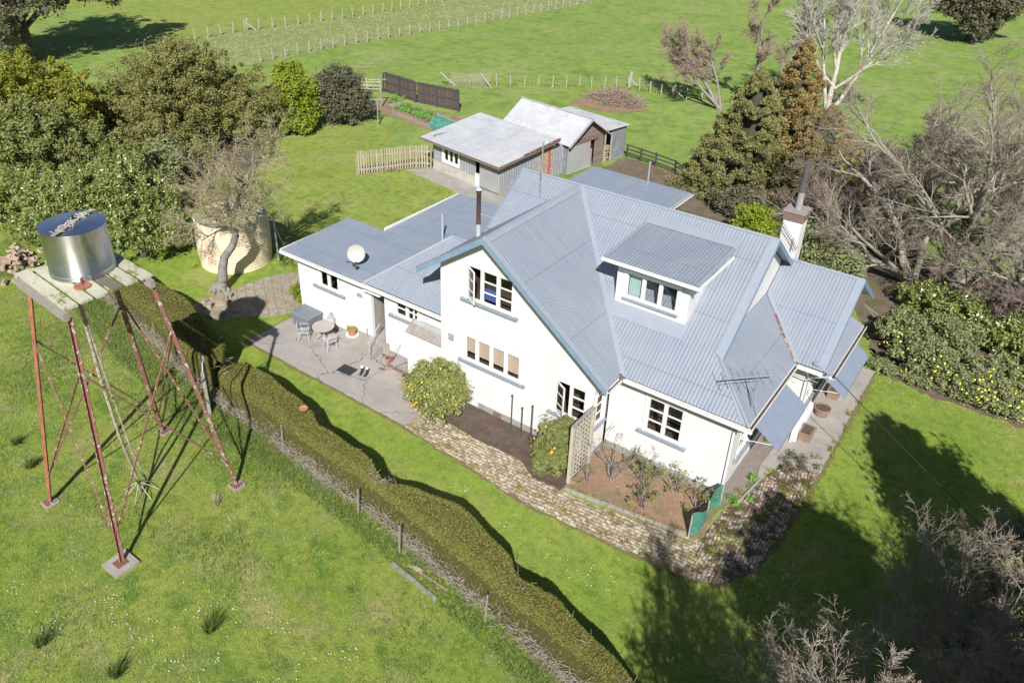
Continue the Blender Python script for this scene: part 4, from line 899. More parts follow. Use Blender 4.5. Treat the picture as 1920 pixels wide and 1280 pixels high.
fence('post_and_rail_fence', 'short pale post and rail fence at the left end of the dark board fence', [(-45.8,27.0),(-42.9,29.0)], 1.2, 'post', 1.4, .13, ((.3,.08),(.6,.08),(.9,.08),(1.1,.08)), 'post')
fence('wire_fence', 'wire fence of thin pale posts crossing the pasture behind the sheds', [(-38.5,35.9),(-36.5,37.3),(-31.5,41.2),(-27.0,44.6),(-22.6,44.3),(-15.5,47)], 1.05, 'post', 1.25, .075, wires=(.3,.6,.85), jit=.05, seed=4, group='wire fences across the pastures')
fence('wire_fence', 'nearer wire fence along the house side of the strip of dry grass', [(-58.8,29.0),(-58.8,35.2),(-57.35,45.6),(-55.4,55.5),(-54.1,69.4),(-52.5,83.3),(-50.5,104)], 1.15, 'post', 1.5, .09, wires=(.3,.6,.9), jit=.06, seed=5, group='wire fences across the pastures')
fence('wire_fence', 'farther wire fence along the far side of the strip of dry grass', [(-72,31),(-71.9,37.5),(-70.1,43.8),(-68.5,54.7),(-67.9,66),(-67.9,90)], 1.15, 'post', 1.6, .10, wires=(.3,.6,.9), jit=.06, seed=6, group='wire fences across the pastures')
for (x, y, h, lab) in ((-26.98,44.6,1.5,'stout leaning strainer post in the wire fence behind the brush pile'), (-22.6,44.35,1.25,'pale strainer post by the bare tree beyond the brush pile'), (-72.05,37.85,1.3,'dark post in the far pasture fence at upper left')):
    o = thing('strainer_post', lab, 'fence post', (x,y,0)); mb = MB(); mb.bar((0,0,-.1),(.12,.1,h),.2,.2,(0,1,0)); mb.build('post', 'post', o); mb = MB(); mb.bar((.05,.05,h*.6),(.9,.6,0),.1,.1); mb.build('stay', 'post', o)
for i, (x, y) in enumerate(((-39.9,34.6),)):
    o = thing('wire_mesh_panels', 'leaning wire mesh panels left of the wire fence behind the dark board fence', 'mesh panel', (x,y,0))
    mb = MB()
    for (a_, b_, hh) in (((0,0),(1.9,.6),1.2), ((1.9,.6),(3.0,1.9),1.3)):
        A_ = Vector((*a_,0)); B_ = Vector((*b_,0))
        for k in range(14): p = A_.lerp(B_, k/13); mb.bar(p, p+Vector((.15,.3,hh)), .02)
        for k in range(8): zz = hh*(k+.3)/8; mb.bar(A_+Vector((.15*zz,.3*zz,zz)), B_+Vector((.15*zz,.3*zz,zz)), .02)
    mb.build('mesh', 'post', o); mb = MB(); mb.bar((-.5,-.5,1.2),(.6,.3,0),.1); mb.bar((2.6,1.3,1.3),(3.3,2.0,.0),.1); mb.build('prop', 'post', o)
# clothes line poles
for x, y, h, lab in ((-36.67,22.09,2.1,'shorter grey clothes line pole nearest the lawn'), (-39.73,25.74,2.4,'taller grey clothes line pole against the dark board fence')):
    o = thing('clothes_line_pole', lab, 'pole', (x,y,0)); mb = MB(); mb.tube([(0,0,0),(.03,.02,h)], .05, 8); mb.build('pole', 'galv', o); mb = MB(); mb.bar((-.4,-.3,h-.1),(.4,.3,h-.1),.06); mb.build('crossbar', 'galv', o)
# old gate panel in the hedge
gp = thing('gate', 'peeling white timber gate standing in the gap in the hedge', 'gate', (-17.9,-7.05,0), R(-35))
mb = MB(); 
for k in range(4): mb.box(.02+.24*k,.23+.24*k,-.03,.0,.15,1.75)
mb.build('boards', 'whitepaint', gp)
mb = MB(); mb.box(0,1,.0,.04,.3,.4); mb.box(0,1,.0,.04,1.4,1.5); mb.build('rail', 'greytimber', gp)
for x in (-.1,1.05):
    mb = MB(); mb.box(x-.06,x+.06,-.06,.06,0,1.9); mb.build('post', 'greytimber', gp)
for i, (x, y, h, lab) in enumerate(((-13.25,-7.35,1.5,'leaning grey fence post at the hedge edge below the terracotta saucer'), (-6.85,-8.3,1.45,'thin pale fence post midway along the near hedge'), (-3.3,-8.65,1.35,'brown fence post nearest the lower end of the hedge'), (-9.0,-7.9,1.35,'dark-topped fence post beside the narrow gap in the hedge'), (-23.0,-6.0,1.3,'grey fence post at the hedge behind the tank stand'))):
    o = thing('fence_post', lab, 'fence post', (x,y,0)); mb = MB(); mb.bar((0,0,0),(.04,.02,h*.8),.045,.045,(0,1,0)); mb.build('post', 'greytimber', o); mb = MB(); mb.bar((-.05,.0,h*.7),(.08,.0,h*.7),.02); mb.build('wire_batten', 'rust', o)

# ================================================================== PATIO THINGS
def chair(x, y, rz, lab, first=[None]):
    if first[0] is None:
        t = thing('garden_chair', lab, 'garden chair', (0,0,0), 0, 'pale metal garden chairs round the patio table')
        mb = MB()
        for k in range(7): mb.bar((-.2,-.18+.06*k,.43),(.2,-.18+.06*k,.43),.022,.012)
        mb.tube([(-.2,-.2,.43),(.2,-.2,.43),(.22,.2,.43),(-.22,.2,.43),(-.2,-.2,.43)], .014, 6); mb.build('seat', 'chairwhite', t)
        mb = MB(); arc = [(-.2+.4*k/10, .22+.04*math.sin(math.pi*k/10), .5+.38*math.sin(math.pi*k/10)**.6) for k in range(11)]
        mb.tube(arc, .014, 6)
        for k in range(1,10): p = arc[k]; mb.tube([(p[0]*.9,.2,.44),(p[0],p[1],p[2])], .009, 5)
        mb.tube([(-.15,.23,.65),(.15,.23,.65)], .009, 5); mb.build('backrest', 'chairwhite', t)
        for sx, sy in ((-1,-1),(1,-1),(-1,1),(1,1)):
            mb = MB(); mb.tube([(sx*.18,sy*.18,.43),(sx*.2,sy*.2,.2),(sx*.24,sy*.25,0)], .014, 6); mb.build('leg', 'chairwhite', t)
        for sx in (-1,1):
            mb = MB(); mb.tube([(sx*.21,.2,.65),(sx*.25,.0,.66),(sx*.24,-.16,.62),(sx*.22,-.17,.43)], .012, 6); mb.build('armrest', 'chairwhite', t)
        first[0] = t
    else:
        t = copy_tree(first[0]); t['label'] = lab
    t.location = (x,y,.05); t.rotation_euler = (0,0,rz); return t
tb = thing('patio_table', 'round grey stone-topped patio table on thin metal legs', 'table', (-17.45,-1.45,.05))
mb = MB(); mb.lathe([(0,.68),(.47,.68),(.48,.70),(.47,.72),(0,.722)], 40); mb.build('tabletop', 'tabletop', tb)
for k in range(4):
    a = R(45+90*k); mb = MB(); mb.tube([(.1*math.cos(a),.1*math.sin(a),.68),(.15*math.cos(a),.15*math.sin(a),.35),(.38*math.cos(a),.38*math.sin(a),0)], .016, 6); mb.build('leg', 'chairwhite', tb)
chair(-18.15,-1.95,R(130),'garden chair between the grey storage box and the round table')
chair(-17.75,-.85,R(10),'garden chair against the white wall behind the round table')
chair(-16.75,-1.75,R(-110),'garden chair on the step side of the round table')
bx = thing('storage_box', 'grey lidded storage box at the left corner of the white wall', 'storage box', (-18.95,-1.05,.05))
mb = MB(); mb.hexa([(-.52,-.36,0),(.52,-.36,0),(.52,.36,0),(-.52,.36,0)], [(-.56,-.40,.62),(.56,-.40,.62),(.56,.40,.62),(-.56,.40,.62)]); mb.build('body', 'box', bx)
mb = MB(); mb.hexa([(-.59,-.43,.62),(.59,-.43,.62),(.59,.43,.62),(-.59,.43,.62)], [(-.54,-.38,.72),(.54,-.38,.72),(.54,.38,.72),(-.54,.38,.72)]); mb.build('lid', 'box', bx)
def pot(x, y, z, r, h, lab, m='terracotta', soil='soil', plant=None, name='plant_pot'):
    t = thing(name, lab, 'plant pot', (x,y,z)); mb = MB(); mb.lathe([(0,0),(r*.75,0),(r*.95,h*.85),(r*1.05,h*.86),(r*1.06,h),(r*.92,h),(r*.9,h*.88)], 28); mb.build('pot', m, t)
    mb = MB(); mb.lathe([(0,h*.9),(r*.9,h*.88)], 20); mb.build('compost', soil, t); return t
p1 = pot(-16.35,-.82,.42,.2,.34,'terracotta pot with lime moss on a white saucer beside the house steps')
mb = MB(); mb.lathe([(0,0),(.27,.0),(.29,.04),(0,.02)], 24); mb.build('saucer', 'whitepaint', p1); mb = MB(); mb.lathe([(0,.33),(.16,.31)], 16); mb.build('moss', 'l_lime', p1)
pot(-14.1,-.95,.05,.17,.22,'squat terracotta bowl by the white wall right of the steps')
o = thing('doormat', 'dark rubber doormat lying flat on the patio concrete', 'doormat', (-15.05,-2.45,.05), R(5))
mb = MB(); mb.box(-.36,.36,-.26,.26,.002,.018); mb.build('mat', 'rubber', o); mb = MB()
for k in range(9): mb.box(-.33,.33,-.24+.057*k,-.215+.057*k,.018,.024)
mb.build('ribs', 'rubber', o)
def boot(x, y, rz, lab, m='whitepaint', first=[None]):
    t = thing('boot', lab, 'boot', (x,y,.05), rz, 'pair of work boots by the doormat')
    mb = MB(); mb.tube([(0,-.13,.04),(0,-.04,.05),(0,.04,.06)], [.04,.05,.055], 10); mb.tube([(0,.05,.02),(0,.06,.12),(0,.07,.26)], [.055,.05,.06], 10); mb.build('upper', 'rubber', t)
    mb = MB(); mb.box(-.05,.05,-.16,.1,0,.025); mb.build('sole', 'rubber', t); mb = MB(); mb.lathe([(.066,0),(.064,.03),(.0,.02)], 12, (0,.07,.25)); mb.build('cuff', 'petal', t); return t
boot(-14.42,-2.25,R(20),'left-hand work boot of the pair by the doormat'); boot(-14.2,-2.2,R(15),'right-hand work boot of the pair by the doormat')
o = thing('hose_reel', 'coil of dark hose lying on the concrete beside the citrus bush', 'hose', (-12.6,-1.35,.05))
mb = MB(); mb.tube([(-.1+.2*math.cos(a*.5), .16*math.sin(a*.5), .05+.01*a) for a in range(0,16)], .035, 7); mb.build('hose', 'rubber', o)
o = thing('garden_hand_tools', 'rusty garden tools leaning beside the steps', 'garden tools', (-13.6,-1.3,.05))
mb = MB(); mb.tube([(.0,.5,1.0),(-.35,-.2,.02)], .014, 5); mb.tube([(.25,.6,.2),(-.2,-.3,.04)], .016, 5); mb.build('handle', 'greytimber', o); mb = MB(); mb.bar((-.5,-.25,.02),(-.2,-.2,.03),.12,.02); mb.build('blade', 'rust', o)
o = thing('brick_edging', 'short row of loose bricks along the white wall behind the citrus bush', 'bricks', (-12.8,-1.2,.05)); 
for k in range(6): mb = MB(); mb.box(-1.1+.24*k,-.88+.24*k,-.06,.06,0,.09); mb.build('brick', 'brick', o)
sh = thing('shoes', 'white shoe left on the concrete landing by the door', 'shoe', (-14.95,.1,.62), R(70)); mb = MB(); mb.tube([(-.13,0,.04),(0,0,.05),(.12,0,.06)], [.035,.045,.04], 8); mb.build('upper', 'petal', sh); mb = MB(); mb.box(-.16,.14,-.045,.045,0,.02); mb.build('sole', 'rubber', sh)
o = thing('spray_bottle', 'small red-capped white bottle at the corner of the landing', 'bottle', (-14.55,-.45,.62)); mb = MB(); mb.lathe([(0,0),(.05,0),(.05,.16),(.02,.2),(.02,.22)], 12); mb.build('bottle', 'petal', o); mb = MB(); mb.lathe([(.05,.2),(.05,.27),(0,.28)], 12); mb.build('cap', 'red', o)
o = thing('terracotta_saucer', 'terracotta saucer sitting on the corner of the hedge by the patio', 'saucer', (-12.9,-6.55,1.55)); mb = MB(); mb.lathe([(0,0),(.13,0),(.17,.05),(.15,.05),(.12,.015),(0,.015)], 20); mb.build('dish', 'terracotta', o)
# east side planters
def trough(x, y, lab):
    t = thing('planter_box', lab, 'planter', (x,y,.045), 0, 'terracotta planters on the east path'); mb = MB(); mb.box(-.2,.2,-.32,.32,0,.3); mb.box(-.24,.24,-.36,.36,.3,.36); mb.build('box', 'planter', t); mb = MB(); mb.box(-.17,.17,-.29,.29,.361,.368); mb.build('compost', 'soil', t); return t
trough(1.35,5.0,'square brick-coloured planter nearest the front awning'); trough(1.42,8.35,'square brick-coloured planter farthest along the east wall under the far awning')
pot(1.38,6.75,.045,.3,.36,'round half-barrel planter between the two square ones','planter')
# stakes, lattice, green net, rose bed edging
for i, (x, y, h, lab) in enumerate(((-7.49,-1.5,1.65,'tallest dark stake in the soil bed'), (-7.0,-1.55,1.35,'middle dark stake in the soil bed'), (-6.6,-1.5,1.6,'dark stake closest to the leafy bush'))):
    o = thing('garden_stake', lab, 'stake', (x,y,.05)); mb = MB(); mb.tube([(0,0,0),(.01,0,h)], .028, 6); mb.build('stake', 'darkrail', o); mb = MB(); mb.box(-.035,.035,-.035,.035,h-.02,h+.01); mb.build('cap', 'darkrail', o)
lt = thing('lattice_screen', 'grey timber lattice screen standing edge-on beside the bush and rose bed', 'lattice screen', (-4.36,-2.5,.04))
mb = MB()
for k in range(7): mb.box(-.012,.012,.04+.19*k,.10+.19*k,.1,2.3)
for k in range(12): mb.box(.013,.03,.0,1.3,.14+.185*k,.21+.185*k)
mb.build('lattice', 'lattice', lt)
for y in (0,1.3): mb = MB(); mb.box(-.06,.06,y-.06,y+.06,0,2.42); mb.build('post', 'lattice', lt)
mb = MB(); mb.box(-.05,.06,-.06,1.36,2.42,2.47); mb.build('top_rail', 'greytimber', lt)
gn = thing('shade_cloth_fence', 'sagging green shade cloth fence at the corner of the rose bed', 'netting', (-.07,-2.25,.04))
V = []; F = []; n = 16
for k in range(n+1):
    t = k/n; x = .29*t+.12*math.sin(t*6); y = 1.9*t; 
    top = .95-.12*math.sin(math.pi*t)+.03*math.sin(t*19)
    for j in range(5): V.append((x+.03*math.sin(t*14+j), y, .02+top*j/4))
for k in range(n):
    for j in range(4): F.append((k*5+j,(k+1)*5+j,(k+1)*5+j+1,k*5+j+1))
mb = MB(); mb.add(V, F); mb.build('cloth', 'green_net', gn)
for t in (0,.5,1): mb = MB(); mb.tube([(.29*t+.12*math.sin(t*6),1.9*t,0),(.29*t+.12*math.sin(t*6),1.9*t,.9)], .025, 6); mb.build('stake', 'post', gn)
ed = thing('stone_edging', 'pale stone edging kerb between the rose bed and brick path', 'edging', (-4.3,-2.85,.04))
rg = random.Random(9); P0 = Vector((0,0,0)); P1 = Vector((4.15,.62,0)); n = 16
for k in range(n):
    a_ = P0.lerp(P1, k/n); b_ = P0.lerp(P1, (k+.93)/n); mb = MB(); mb.bar(a_+Vector((0,0,.02)), b_+Vector((0,rg.uniform(-.02,.02),.02)), .1, .09); mb.build('kerb_stone', 'concrete', ed)
kb = thing('kerb', 'thin concrete kerb between the grit strip and east path', 'edging', (.62,.1,.0)); mb = MB(); mb.bar((0,0,.05),(.2,1.7,.05),.07,.08); mb.build('kerb', 'concrete', kb)
# fallen rails in the paddock
fr_ = thing('fallen_rail', 'rotting fence rail lying in the paddock grass below the hedge', 'rail', (-6.75,-8.75,0))
mb = MB(); mb.bar((0,.0,.04),(1.0,-.1,.05),.12,.06); mb.bar((1.05,-.12,.05),(1.9,-.2,.04),.12,.06); mb.build('rail', 'rust' if False else 'greytimber', fr_)
fr_ = thing('fallen_batten', 'thin pale batten lying in the grass nearest the hedge', 'rail', (-6.3,-8.5,0))
mb = MB(); mb.bar((0,0,.04),(1.5,.0,.04),.06,.04); mb.bar((.1,.05,.05),(.5,.08,.05),.08,.05); mb.build('batten', 'log', fr_)
# service cable
cb = thing('power_cable', 'thin black overhead cable running out from the east eave across the lawn', 'cable', (1.8,4.0,3.65))
E_ = Vector((18.8,-12.0,-.3)); mb = MB(); mb.tube([E_*t+Vector((0,0,-1.2*math.sin(math.pi*t))) for t in [k/24 for k in range(25)]], .014, 5); mb.build('cable', 'cable', cb)
# firewood heap far left
fw_ = thing('firewood_heap', 'heap of split firewood at the left edge behind the tank stand', 'firewood', (-34.5,-6.3,0)); rg = random.Random(2)
for i in range(60):
    a = rg.random()*6.28; rr = abs(rg.gauss(0,1.2)); c = Vector((rr*math.cos(a)*1.3, rr*math.sin(a)*.8, max(.06,.75-rr*.4)*rg.random()+.08)); d = Vector((rg.gauss(0,1),rg.gauss(0,1),rg.gauss(0,.3))).normalized()
    mb = MB(); mb.tube([c-d*.2, c+d*.2], rg.uniform(.07,.14), 5); mb.build('log', 'log', fw_)
# vegetable garden
vb = thing('garden_edging', 'weathered boards edging the vegetable beds', 'edging', (-38,25.2,0)); mb = MB()
for a_, b_ in (((0,0,.1),(4.5,-.9,.1)), ((-1.5,1.2,.1),(3.8,.6,.1)), ((4.5,-.9,.1),(5.2,1.2,.1)), ((-1.5,1.2,.1),(-1.2,2.3,.1)), ((.6,2.2,.1),(4.6,1.6,.1))): mb.bar(a_, b_, .06, .2)
mb.build('board', 'greytimber', vb)
cl = thing('cold_frame', 'low cold frame draped in green and clear sheeting behind the iron shed', 'cold frame', (-31.6,24.6,0), R(-10))
V = []; F = []
for k in range(9):
    a = math.pi*k/8
    for j in range(7): V.append((-1.5+.5*j, .75*math.cos(a), .85*math.sin(a)+.03*math.sin(j*2+k)))
for k in range(8):
    for j in range(6): F.append((k*7+j,k*7+j+1,(k+1)*7+j+1,(k+1)*7+j))
mb = MB(); mb.add(V, F[:24]); mb.build('clear_cover', 'fibro', cl); mb = MB(); mb.add(V, F[24:]); mb.build('green_cover', 'green_net', cl)
mb = MB()
for x in (-1.5,1.5): mb.tube([(x,.77*math.cos(math.pi*k/8),.87*math.sin(math.pi*k/8)) for k in range(9)], .02, 6)
mb.build('hoop', 'galv', cl)
o = thing('wheelbarrow_frame', 'rusty metal frame lying on the lawn in front of the picket fence', 'frame', (-29.0,15.3,0), R(50)); mb = MB(); mb.tube([(-.6,0,.03),(0,.1,.25),(.6,.0,.05)], .02, 5); mb.tube([(-.6,.25,.03),(0,.3,.25),(.6,.2,.05)], .02, 5); mb.tube([(0,-.1,.02),(0,.4,.25)], .02, 5); mb.build('frame', 'rust', o)
o = thing('timber_pallet', 'grey timber pallet lying behind the cream tank', 'pallet', (-31.5,4.0,0), R(-15)); mb = MB()
for k in range(7): mb.box(-.6,.6,-.5+.15*k,-.39+.15*k,.12,.14)
for x in (-.55,0,.5): mb.box(x,x+.08,-.5,.5,.0,.119)
mb.build('slats', 'greytimber', o)
# ================================================================== VEGETATION
def leaf_cloud(rs, C, Rr, n, size, asp=.5, out_bias=.6, up_bias=.25):
    """n leaf quads scattered round clump centres C (k,3) with spread Rr (k,)"""
    k = len(C); idx = rs.integers(0, k, n)
    d = rs.normal(size=(n,3)); d /= np.linalg.norm(d, axis=1)[:,None]
    rad = rs.random(n)**.45
    P = C[idx]+d*(Rr[idx]*rad)[:,None]*np.array([1,1,.85])+rs.normal(size=(n,3))*Rr[idx][:,None]*.16
    N = d*out_bias+rs.normal(size=(n,3))*.55+np.array([0,0,up_bias]); N /= np.linalg.norm(N, axis=1)[:,None]
    T = np.cross(N, rs.normal(size=(n,3))); T /= np.linalg.norm(T, axis=1)[:,None]; B = np.cross(N, T)
    s = size*(.6+.8*rs.random(n))[:,None]
    V = np.stack([P-T*s, P+B*s*asp, P+T*s, P-B*s*asp], 1)
    return V.reshape(-1,3)
def crown(name, parent, blobs, n, size, m, seed, clump=.3, asp=.5, nclump=60, low=-.75, lump=.16, core=True, out_bias=.6):
    rs = np.random.default_rng(seed); Cs = []; Rs = []; tot = sum(b[3]*b[4] for b in blobs)
    for (x,y,z,rx,ry,rz) in blobs:
        q = max(10, int(1.9*nclump*rx*ry/tot)); d = rs.normal(size=(q*2,3)); d /= np.linalg.norm(d, axis=1)[:,None]; d = d[d[:,2] > low][:q]
        rr = 1-rs.random(len(d))**2*.35+rs.normal(size=len(d))*lump*.6
        Cs.append(np.array([x,y,z])+d*rr[:,None]*np.array([rx,ry,rz])*(1-clump*.6)); Rs.append(np.full(len(d), clump*(rx+ry+rz)/3)*(.35+1.25*rs.random(len(d))**1.6))
        q2 = q//3; d = rs.normal(size=(q2,3)); d /= np.linalg.norm(d, axis=1)[:,None]; Cs.append(np.array([x,y,z])+d*(rs.random(q2)*.6)[:,None]*np.array([rx,ry,rz])); Rs.append(np.full(q2, .3*(rx+ry+rz)/3))
    C = np.concatenate(Cs); Rr = np.concatenate(Rs); C[:,2] = np.maximum(C[:,2], .25)
    V = leaf_cloud(rs, C, Rr, n, size, asp, out_bias); V[:,2] = np.maximum(V[:,2], .01)
    F = np.arange(len(V)).reshape(-1,4); o = np_mesh(name, V, F, m, parent)
    if False:
        mb = MB()
        for (x,y,z,rx,ry,rz) in blobs:
            k = .38; rg = random.Random(seed)
            mb.lathe([(k*math.sin(math.pi*t/10)*rx*rg.uniform(.9,1.08)+.001, -k*rz*math.cos(math.pi*t/10)) for t in range(11)], 14, (x,y,max(z,k*rz+.05)))
        mb.build('inner_dark_hull', 'darkcore', o)
    return o
def tube_arr(S, n):
    A = np.array([s[0] for s in S]); B = np.array([s[1] for s in S]); ra = np.array([s[2] for s in S]); rb = np.array([s[3] for s in S])
    D = B-A; L = np.linalg.norm(D, axis=1)[:,None]; L[L == 0] = 1e-6; D = D/L
    ref = np.where(np.abs(D[:,2:3]) < .9, np.array([[0,0,1.]]), np.array([[1.,0,0]])); U = np.cross(D, ref); U /= np.linalg.norm(U, axis=1)[:,None]; W = np.cross(D, U)
    rings = []
    for k in range(n):
        c, s = math.cos(2*math.pi*k/n), math.sin(2*math.pi*k/n); rings.append(A+(U*c+W*s)*ra[:,None])
    for k in range(n):
        c, s = math.cos(2*math.pi*k/n), math.sin(2*math.pi*k/n); rings.append(B+(U*c+W*s)*rb[:,None])
    V = np.stack(rings, 1).reshape(-1,3); base = np.arange(len(S))[:,None]*2*n
    F = np.concatenate([base+np.array([[k,(k+1) % n,n+(k+1) % n,n+k]]) for k in range(n)])
    return V, F
def rot_dir(rg, d, ang):
    a = Vector((rg.gauss(0,1), rg.gauss(0,1), rg.gauss(0,1))); a = d.cross(a).normalized()
    return (d*math.cos(ang)+a*math.sin(ang)).normalized()
def grow(rg, p, d, L, r, lvl, mx, S, P):
    n = P['n'][lvl]; step = L/n
    for i in range(n):
        w = P['wander'][lvl]
        d = (d+Vector((rg.gauss(0,w), rg.gauss(0,w), rg.gauss(0,w)+P['up'][lvl]))).normalized()
        q = p+d*step
        if q.z < .1: q.z = .1
        t = (i+1)/n; ra = r*(1-P['taper']*i/n); rb = r*(1-P['taper']*t); S[min(lvl,len(S)-1)].append((tuple(p), tuple(q), ra, rb)); p = q
        if lvl < mx and t >= P['start'][lvl]:
            k = P['kids'][lvl]; k = int(k)+(rg.random() < k-int(k))
            for _ in range(k):
                ang = rg.uniform(*P['ang'][lvl]); grow(rg, p, rot_dir(rg, d, ang), L*P['ratio'][lvl]*rg.uniform(.6,1.1)*(1-.35*t), max(rb*P['rr'], P['rmin']), lvl+1, mx, S, P)
def bare_tree(name, label, cat, base, stems, P, bark, twig, seed, group=None, extra=None, mx=4):
    rg = random.Random(seed); S = [[] for _ in range(mx+1)]
    for (off, d, L, r) in stems: grow(rg, Vector(off), Vector(d).normalized(), L, r, 0, mx, S, P)
    t = thing(name, label, cat, base, 0, group)
    V, F = tube_arr(S[0]+S[1]+S[2], 6); np_mesh('trunk', V, F, bark, t)
    V, F = tube_arr([s for l in S[3:] for s in l], 3); np_mesh('twigs', V, F, twig, t)
    return t
BIG = dict(n=[6,6,6,5,3], wander=[.08,.11,.12,.14,.14], up=[.06,.05,.04,.03,.02], taper=.65, start=[.3,.2,.15,.1,0], kids=[1.6,1.7,1.9,1.6,0], ang=[(.4,.9),(.4,1.0),(.4,1.1),(.4,1.1),(0,1)], ratio=[.75,.62,.55,.5,.5], rr=.62, rmin=.007)
def P_(base, **k): q = dict(base); q.update(k); return q

# ---- hedge
HX = [-30.5,-28,-26,-24,-22.5,-20.5,-19,-18.2]; HL = [-4.75,-5.2,-5.6,-5.85,-6.05,-6.5,-6.85,-6.7]; HR = [-3.8,-4.0,-4.15,-4.15,-4.35,-4.98,-5.3,-5.75]
GX = [-17.6,-17,-15.5,-14,-12.8,-12.0,-11,-10,-9.2,-8.5,-8.0,-7.4,-6.6,-5.8,-5,-4.2,-3.4,-2.9,-2.3,-1.6,-1,-.2,.6,1.4,2.6]
GL = [-6.9,-7.0,-7.05,-7.15,-7.3,-7.35,-7.45,-7.5,-7.55,-7.6,-7.65,-7.75,-7.85,-7.95,-8.1,-8.2,-8.35,-8.4,-8.5,-8.6,-8.7,-8.8,-9.0,-9.3,-9.8]
GR = [-6.1,-5.7,-5.85,-6.1,-6.25,-6.7,-6.7,-6.85,-6.98,-7.35,-7.32,-7.0,-6.76,-6.7,-6.9,-7.15,-7.4,-7.85,-7.75,-7.8,-8.05,-8.3,-8.55,-8.85,-9.35]
def hedge(label, X_, L_, R_, H, seed, n):
    rs = np.random.default_rng(seed); x0, x1 = X_[0], X_[-1]; base = (X_[0], L_[0], 0); t = thing('hedge', label, 'hedge', base)
    xs = np.arange(x0, x1, .12); l = np.interp(xs, X_, L_); r = np.interp(xs, X_, R_)
    m = 15; V = []; rg = random.Random(seed)
    ph = rs.random(20)*6.28
    def hgt(x): return H+.06*np.sin(x*1.3+ph[0])+.05*np.sin(x*3.1+ph[1])
    for i, x in enumerate(xs):
        c, w = (l[i]+r[i])/2, (r[i]-l[i])/2; endf = min(1, (i+.5)/5, (len(xs)-i-.5)/5)**.5
        for j in range(m):
            a = math.pi*(1-j/(m-1)); ca, sa = math.cos(a), math.sin(a)
            yy = c+w*math.copysign(abs(ca)**.34, ca)*(.98+.04*rg.random())*endf; zz = hgt(x)*(abs(sa)**.20)*(.6+.4*endf)+rg.gauss(0,.012)
            V.append((x-base[0]+rg.gauss(0,.01), yy-base[1], max(zz-.03, 0)))
    F = [(i*m+j, i*m+j+1, (i+1)*m+j+1, (i+1)*m+j) for i in range(len(xs)-1) for j in range(m-1)]
    F += [tuple(range(m)), tuple(range((len(xs)-1)*m, len(xs)*m))[::-1]]
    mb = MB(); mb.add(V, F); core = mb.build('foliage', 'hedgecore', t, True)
    Va = np.array(V); Fa = np.array(F[:-2]); fi = rs.integers(0, len(Fa), n); u = rs.random((n,1)); v = rs.random((n,1))
    q = Va[Fa[fi]]; P = (q[:,0]*(1-u)+q[:,1]*u)*(1-v)+(q[:,3]*(1-u)+q[:,2]*u)*v
    nn = np.cross(q[:,1]-q[:,0], q[:,3]-q[:,0]); nn /= np.linalg.norm(nn, axis=1)[:,None]+1e-9; 
    nn *= np.sign((nn*(P-np.array([0,0,.4])-np.stack([P[:,0], np.interp(P[:,0]+base[0], X_, (np.array(L_)+np.array(R_))/2)-base[1], 0*P[:,0]], 1))).sum(1))[:,None]+1e-6
    keep = rs.random(n) < np.where((P[:,1]+base[1] < np.interp(P[:,0]+base[0], X_, L_)+.12) & (P[:,2] < H*.75), .25, 1.0)
    P = P[keep]; nn = nn[keep]; k = len(P)
    T = rs.normal(size=(k,3))*.8+nn*.55; T /= np.linalg.norm(T, axis=1)[:,None]; B = np.cross(T, rs.normal(size=(k,3))); B /= np.linalg.norm(B, axis=1)[:,None]
    P = P+nn*(rs.random((k,1))**2*.05); s = .032*(.6+.8*rs.random((k,1)))
    VV = np.stack([P-T*s*.6, P+B*s*.5, P+T*s*1.2, P-B*s*.5], 1).reshape(-1,3)
    np_mesh('leaves', VV, np.arange(len(VV)).reshape(-1,4), 'l_hedge', core)
    # dead twigs on the paddock side
    S = []
    for _ in range(int((x1-x0)*260)):
        x = rg.uniform(x0, x1)
        dens = .5+.5*math.sin(x*1.1+2)+.3*math.sin(x*2.7)
        if rg.random() > .35+dens*.6: continue
        y = np.interp(x, X_, L_)+rg.uniform(-.22,.10); z = abs(rg.gauss(0,.28)); p = Vector((x-base[0], y-base[1], z)); d = Vector((rg.gauss(0,.8), rg.gauss(-.1,.5), rg.gauss(.15,.6))).normalized(); L = rg.uniform(.08,.22)
        for _k in range(2):
            q2 = p+d*L; q2.z = max(q2.z, .02); S.append((tuple(p), tuple(q2), .007, .005)); p = q2; d = (d+Vector((rg.gauss(0,.5),rg.gauss(0,.5),rg.gauss(0,.4)))).normalized()
    for _ in range(int((x1-x0)*6)):   # twiggy bare patches on top
        x = rg.choice([-9.3,-8.6,-8.2,-17.5,-2.6,-.3,1.0])+rg.gauss(0,.3)
        if not x0 < x < x1: continue
        y = rg.uniform(np.interp(x, X_, L_), np.interp(x, X_, R_)); p = Vector((x-base[0], y-base[1], H+.02)); d = Vector((rg.gauss(0,1), rg.gauss(0,1), .3)).normalized(); S.append((tuple(p), tuple(p+d*rg.uniform(.1,.25)), .008, .005))
    V2, F2 = tube_arr(S, 3); np_mesh('dead_twigs', V2, F2, 'twighedge', t)
    return t
hedge('clipped olive hedge running behind the tank stand up to the old gate', HX, HL, HR, 1.5, 11, 70000)
hedge('long lobed clipped hedge between paddock and lawn, from the gate to the bottom edge', GX, GL, GR, 1.52, 12, 170000)

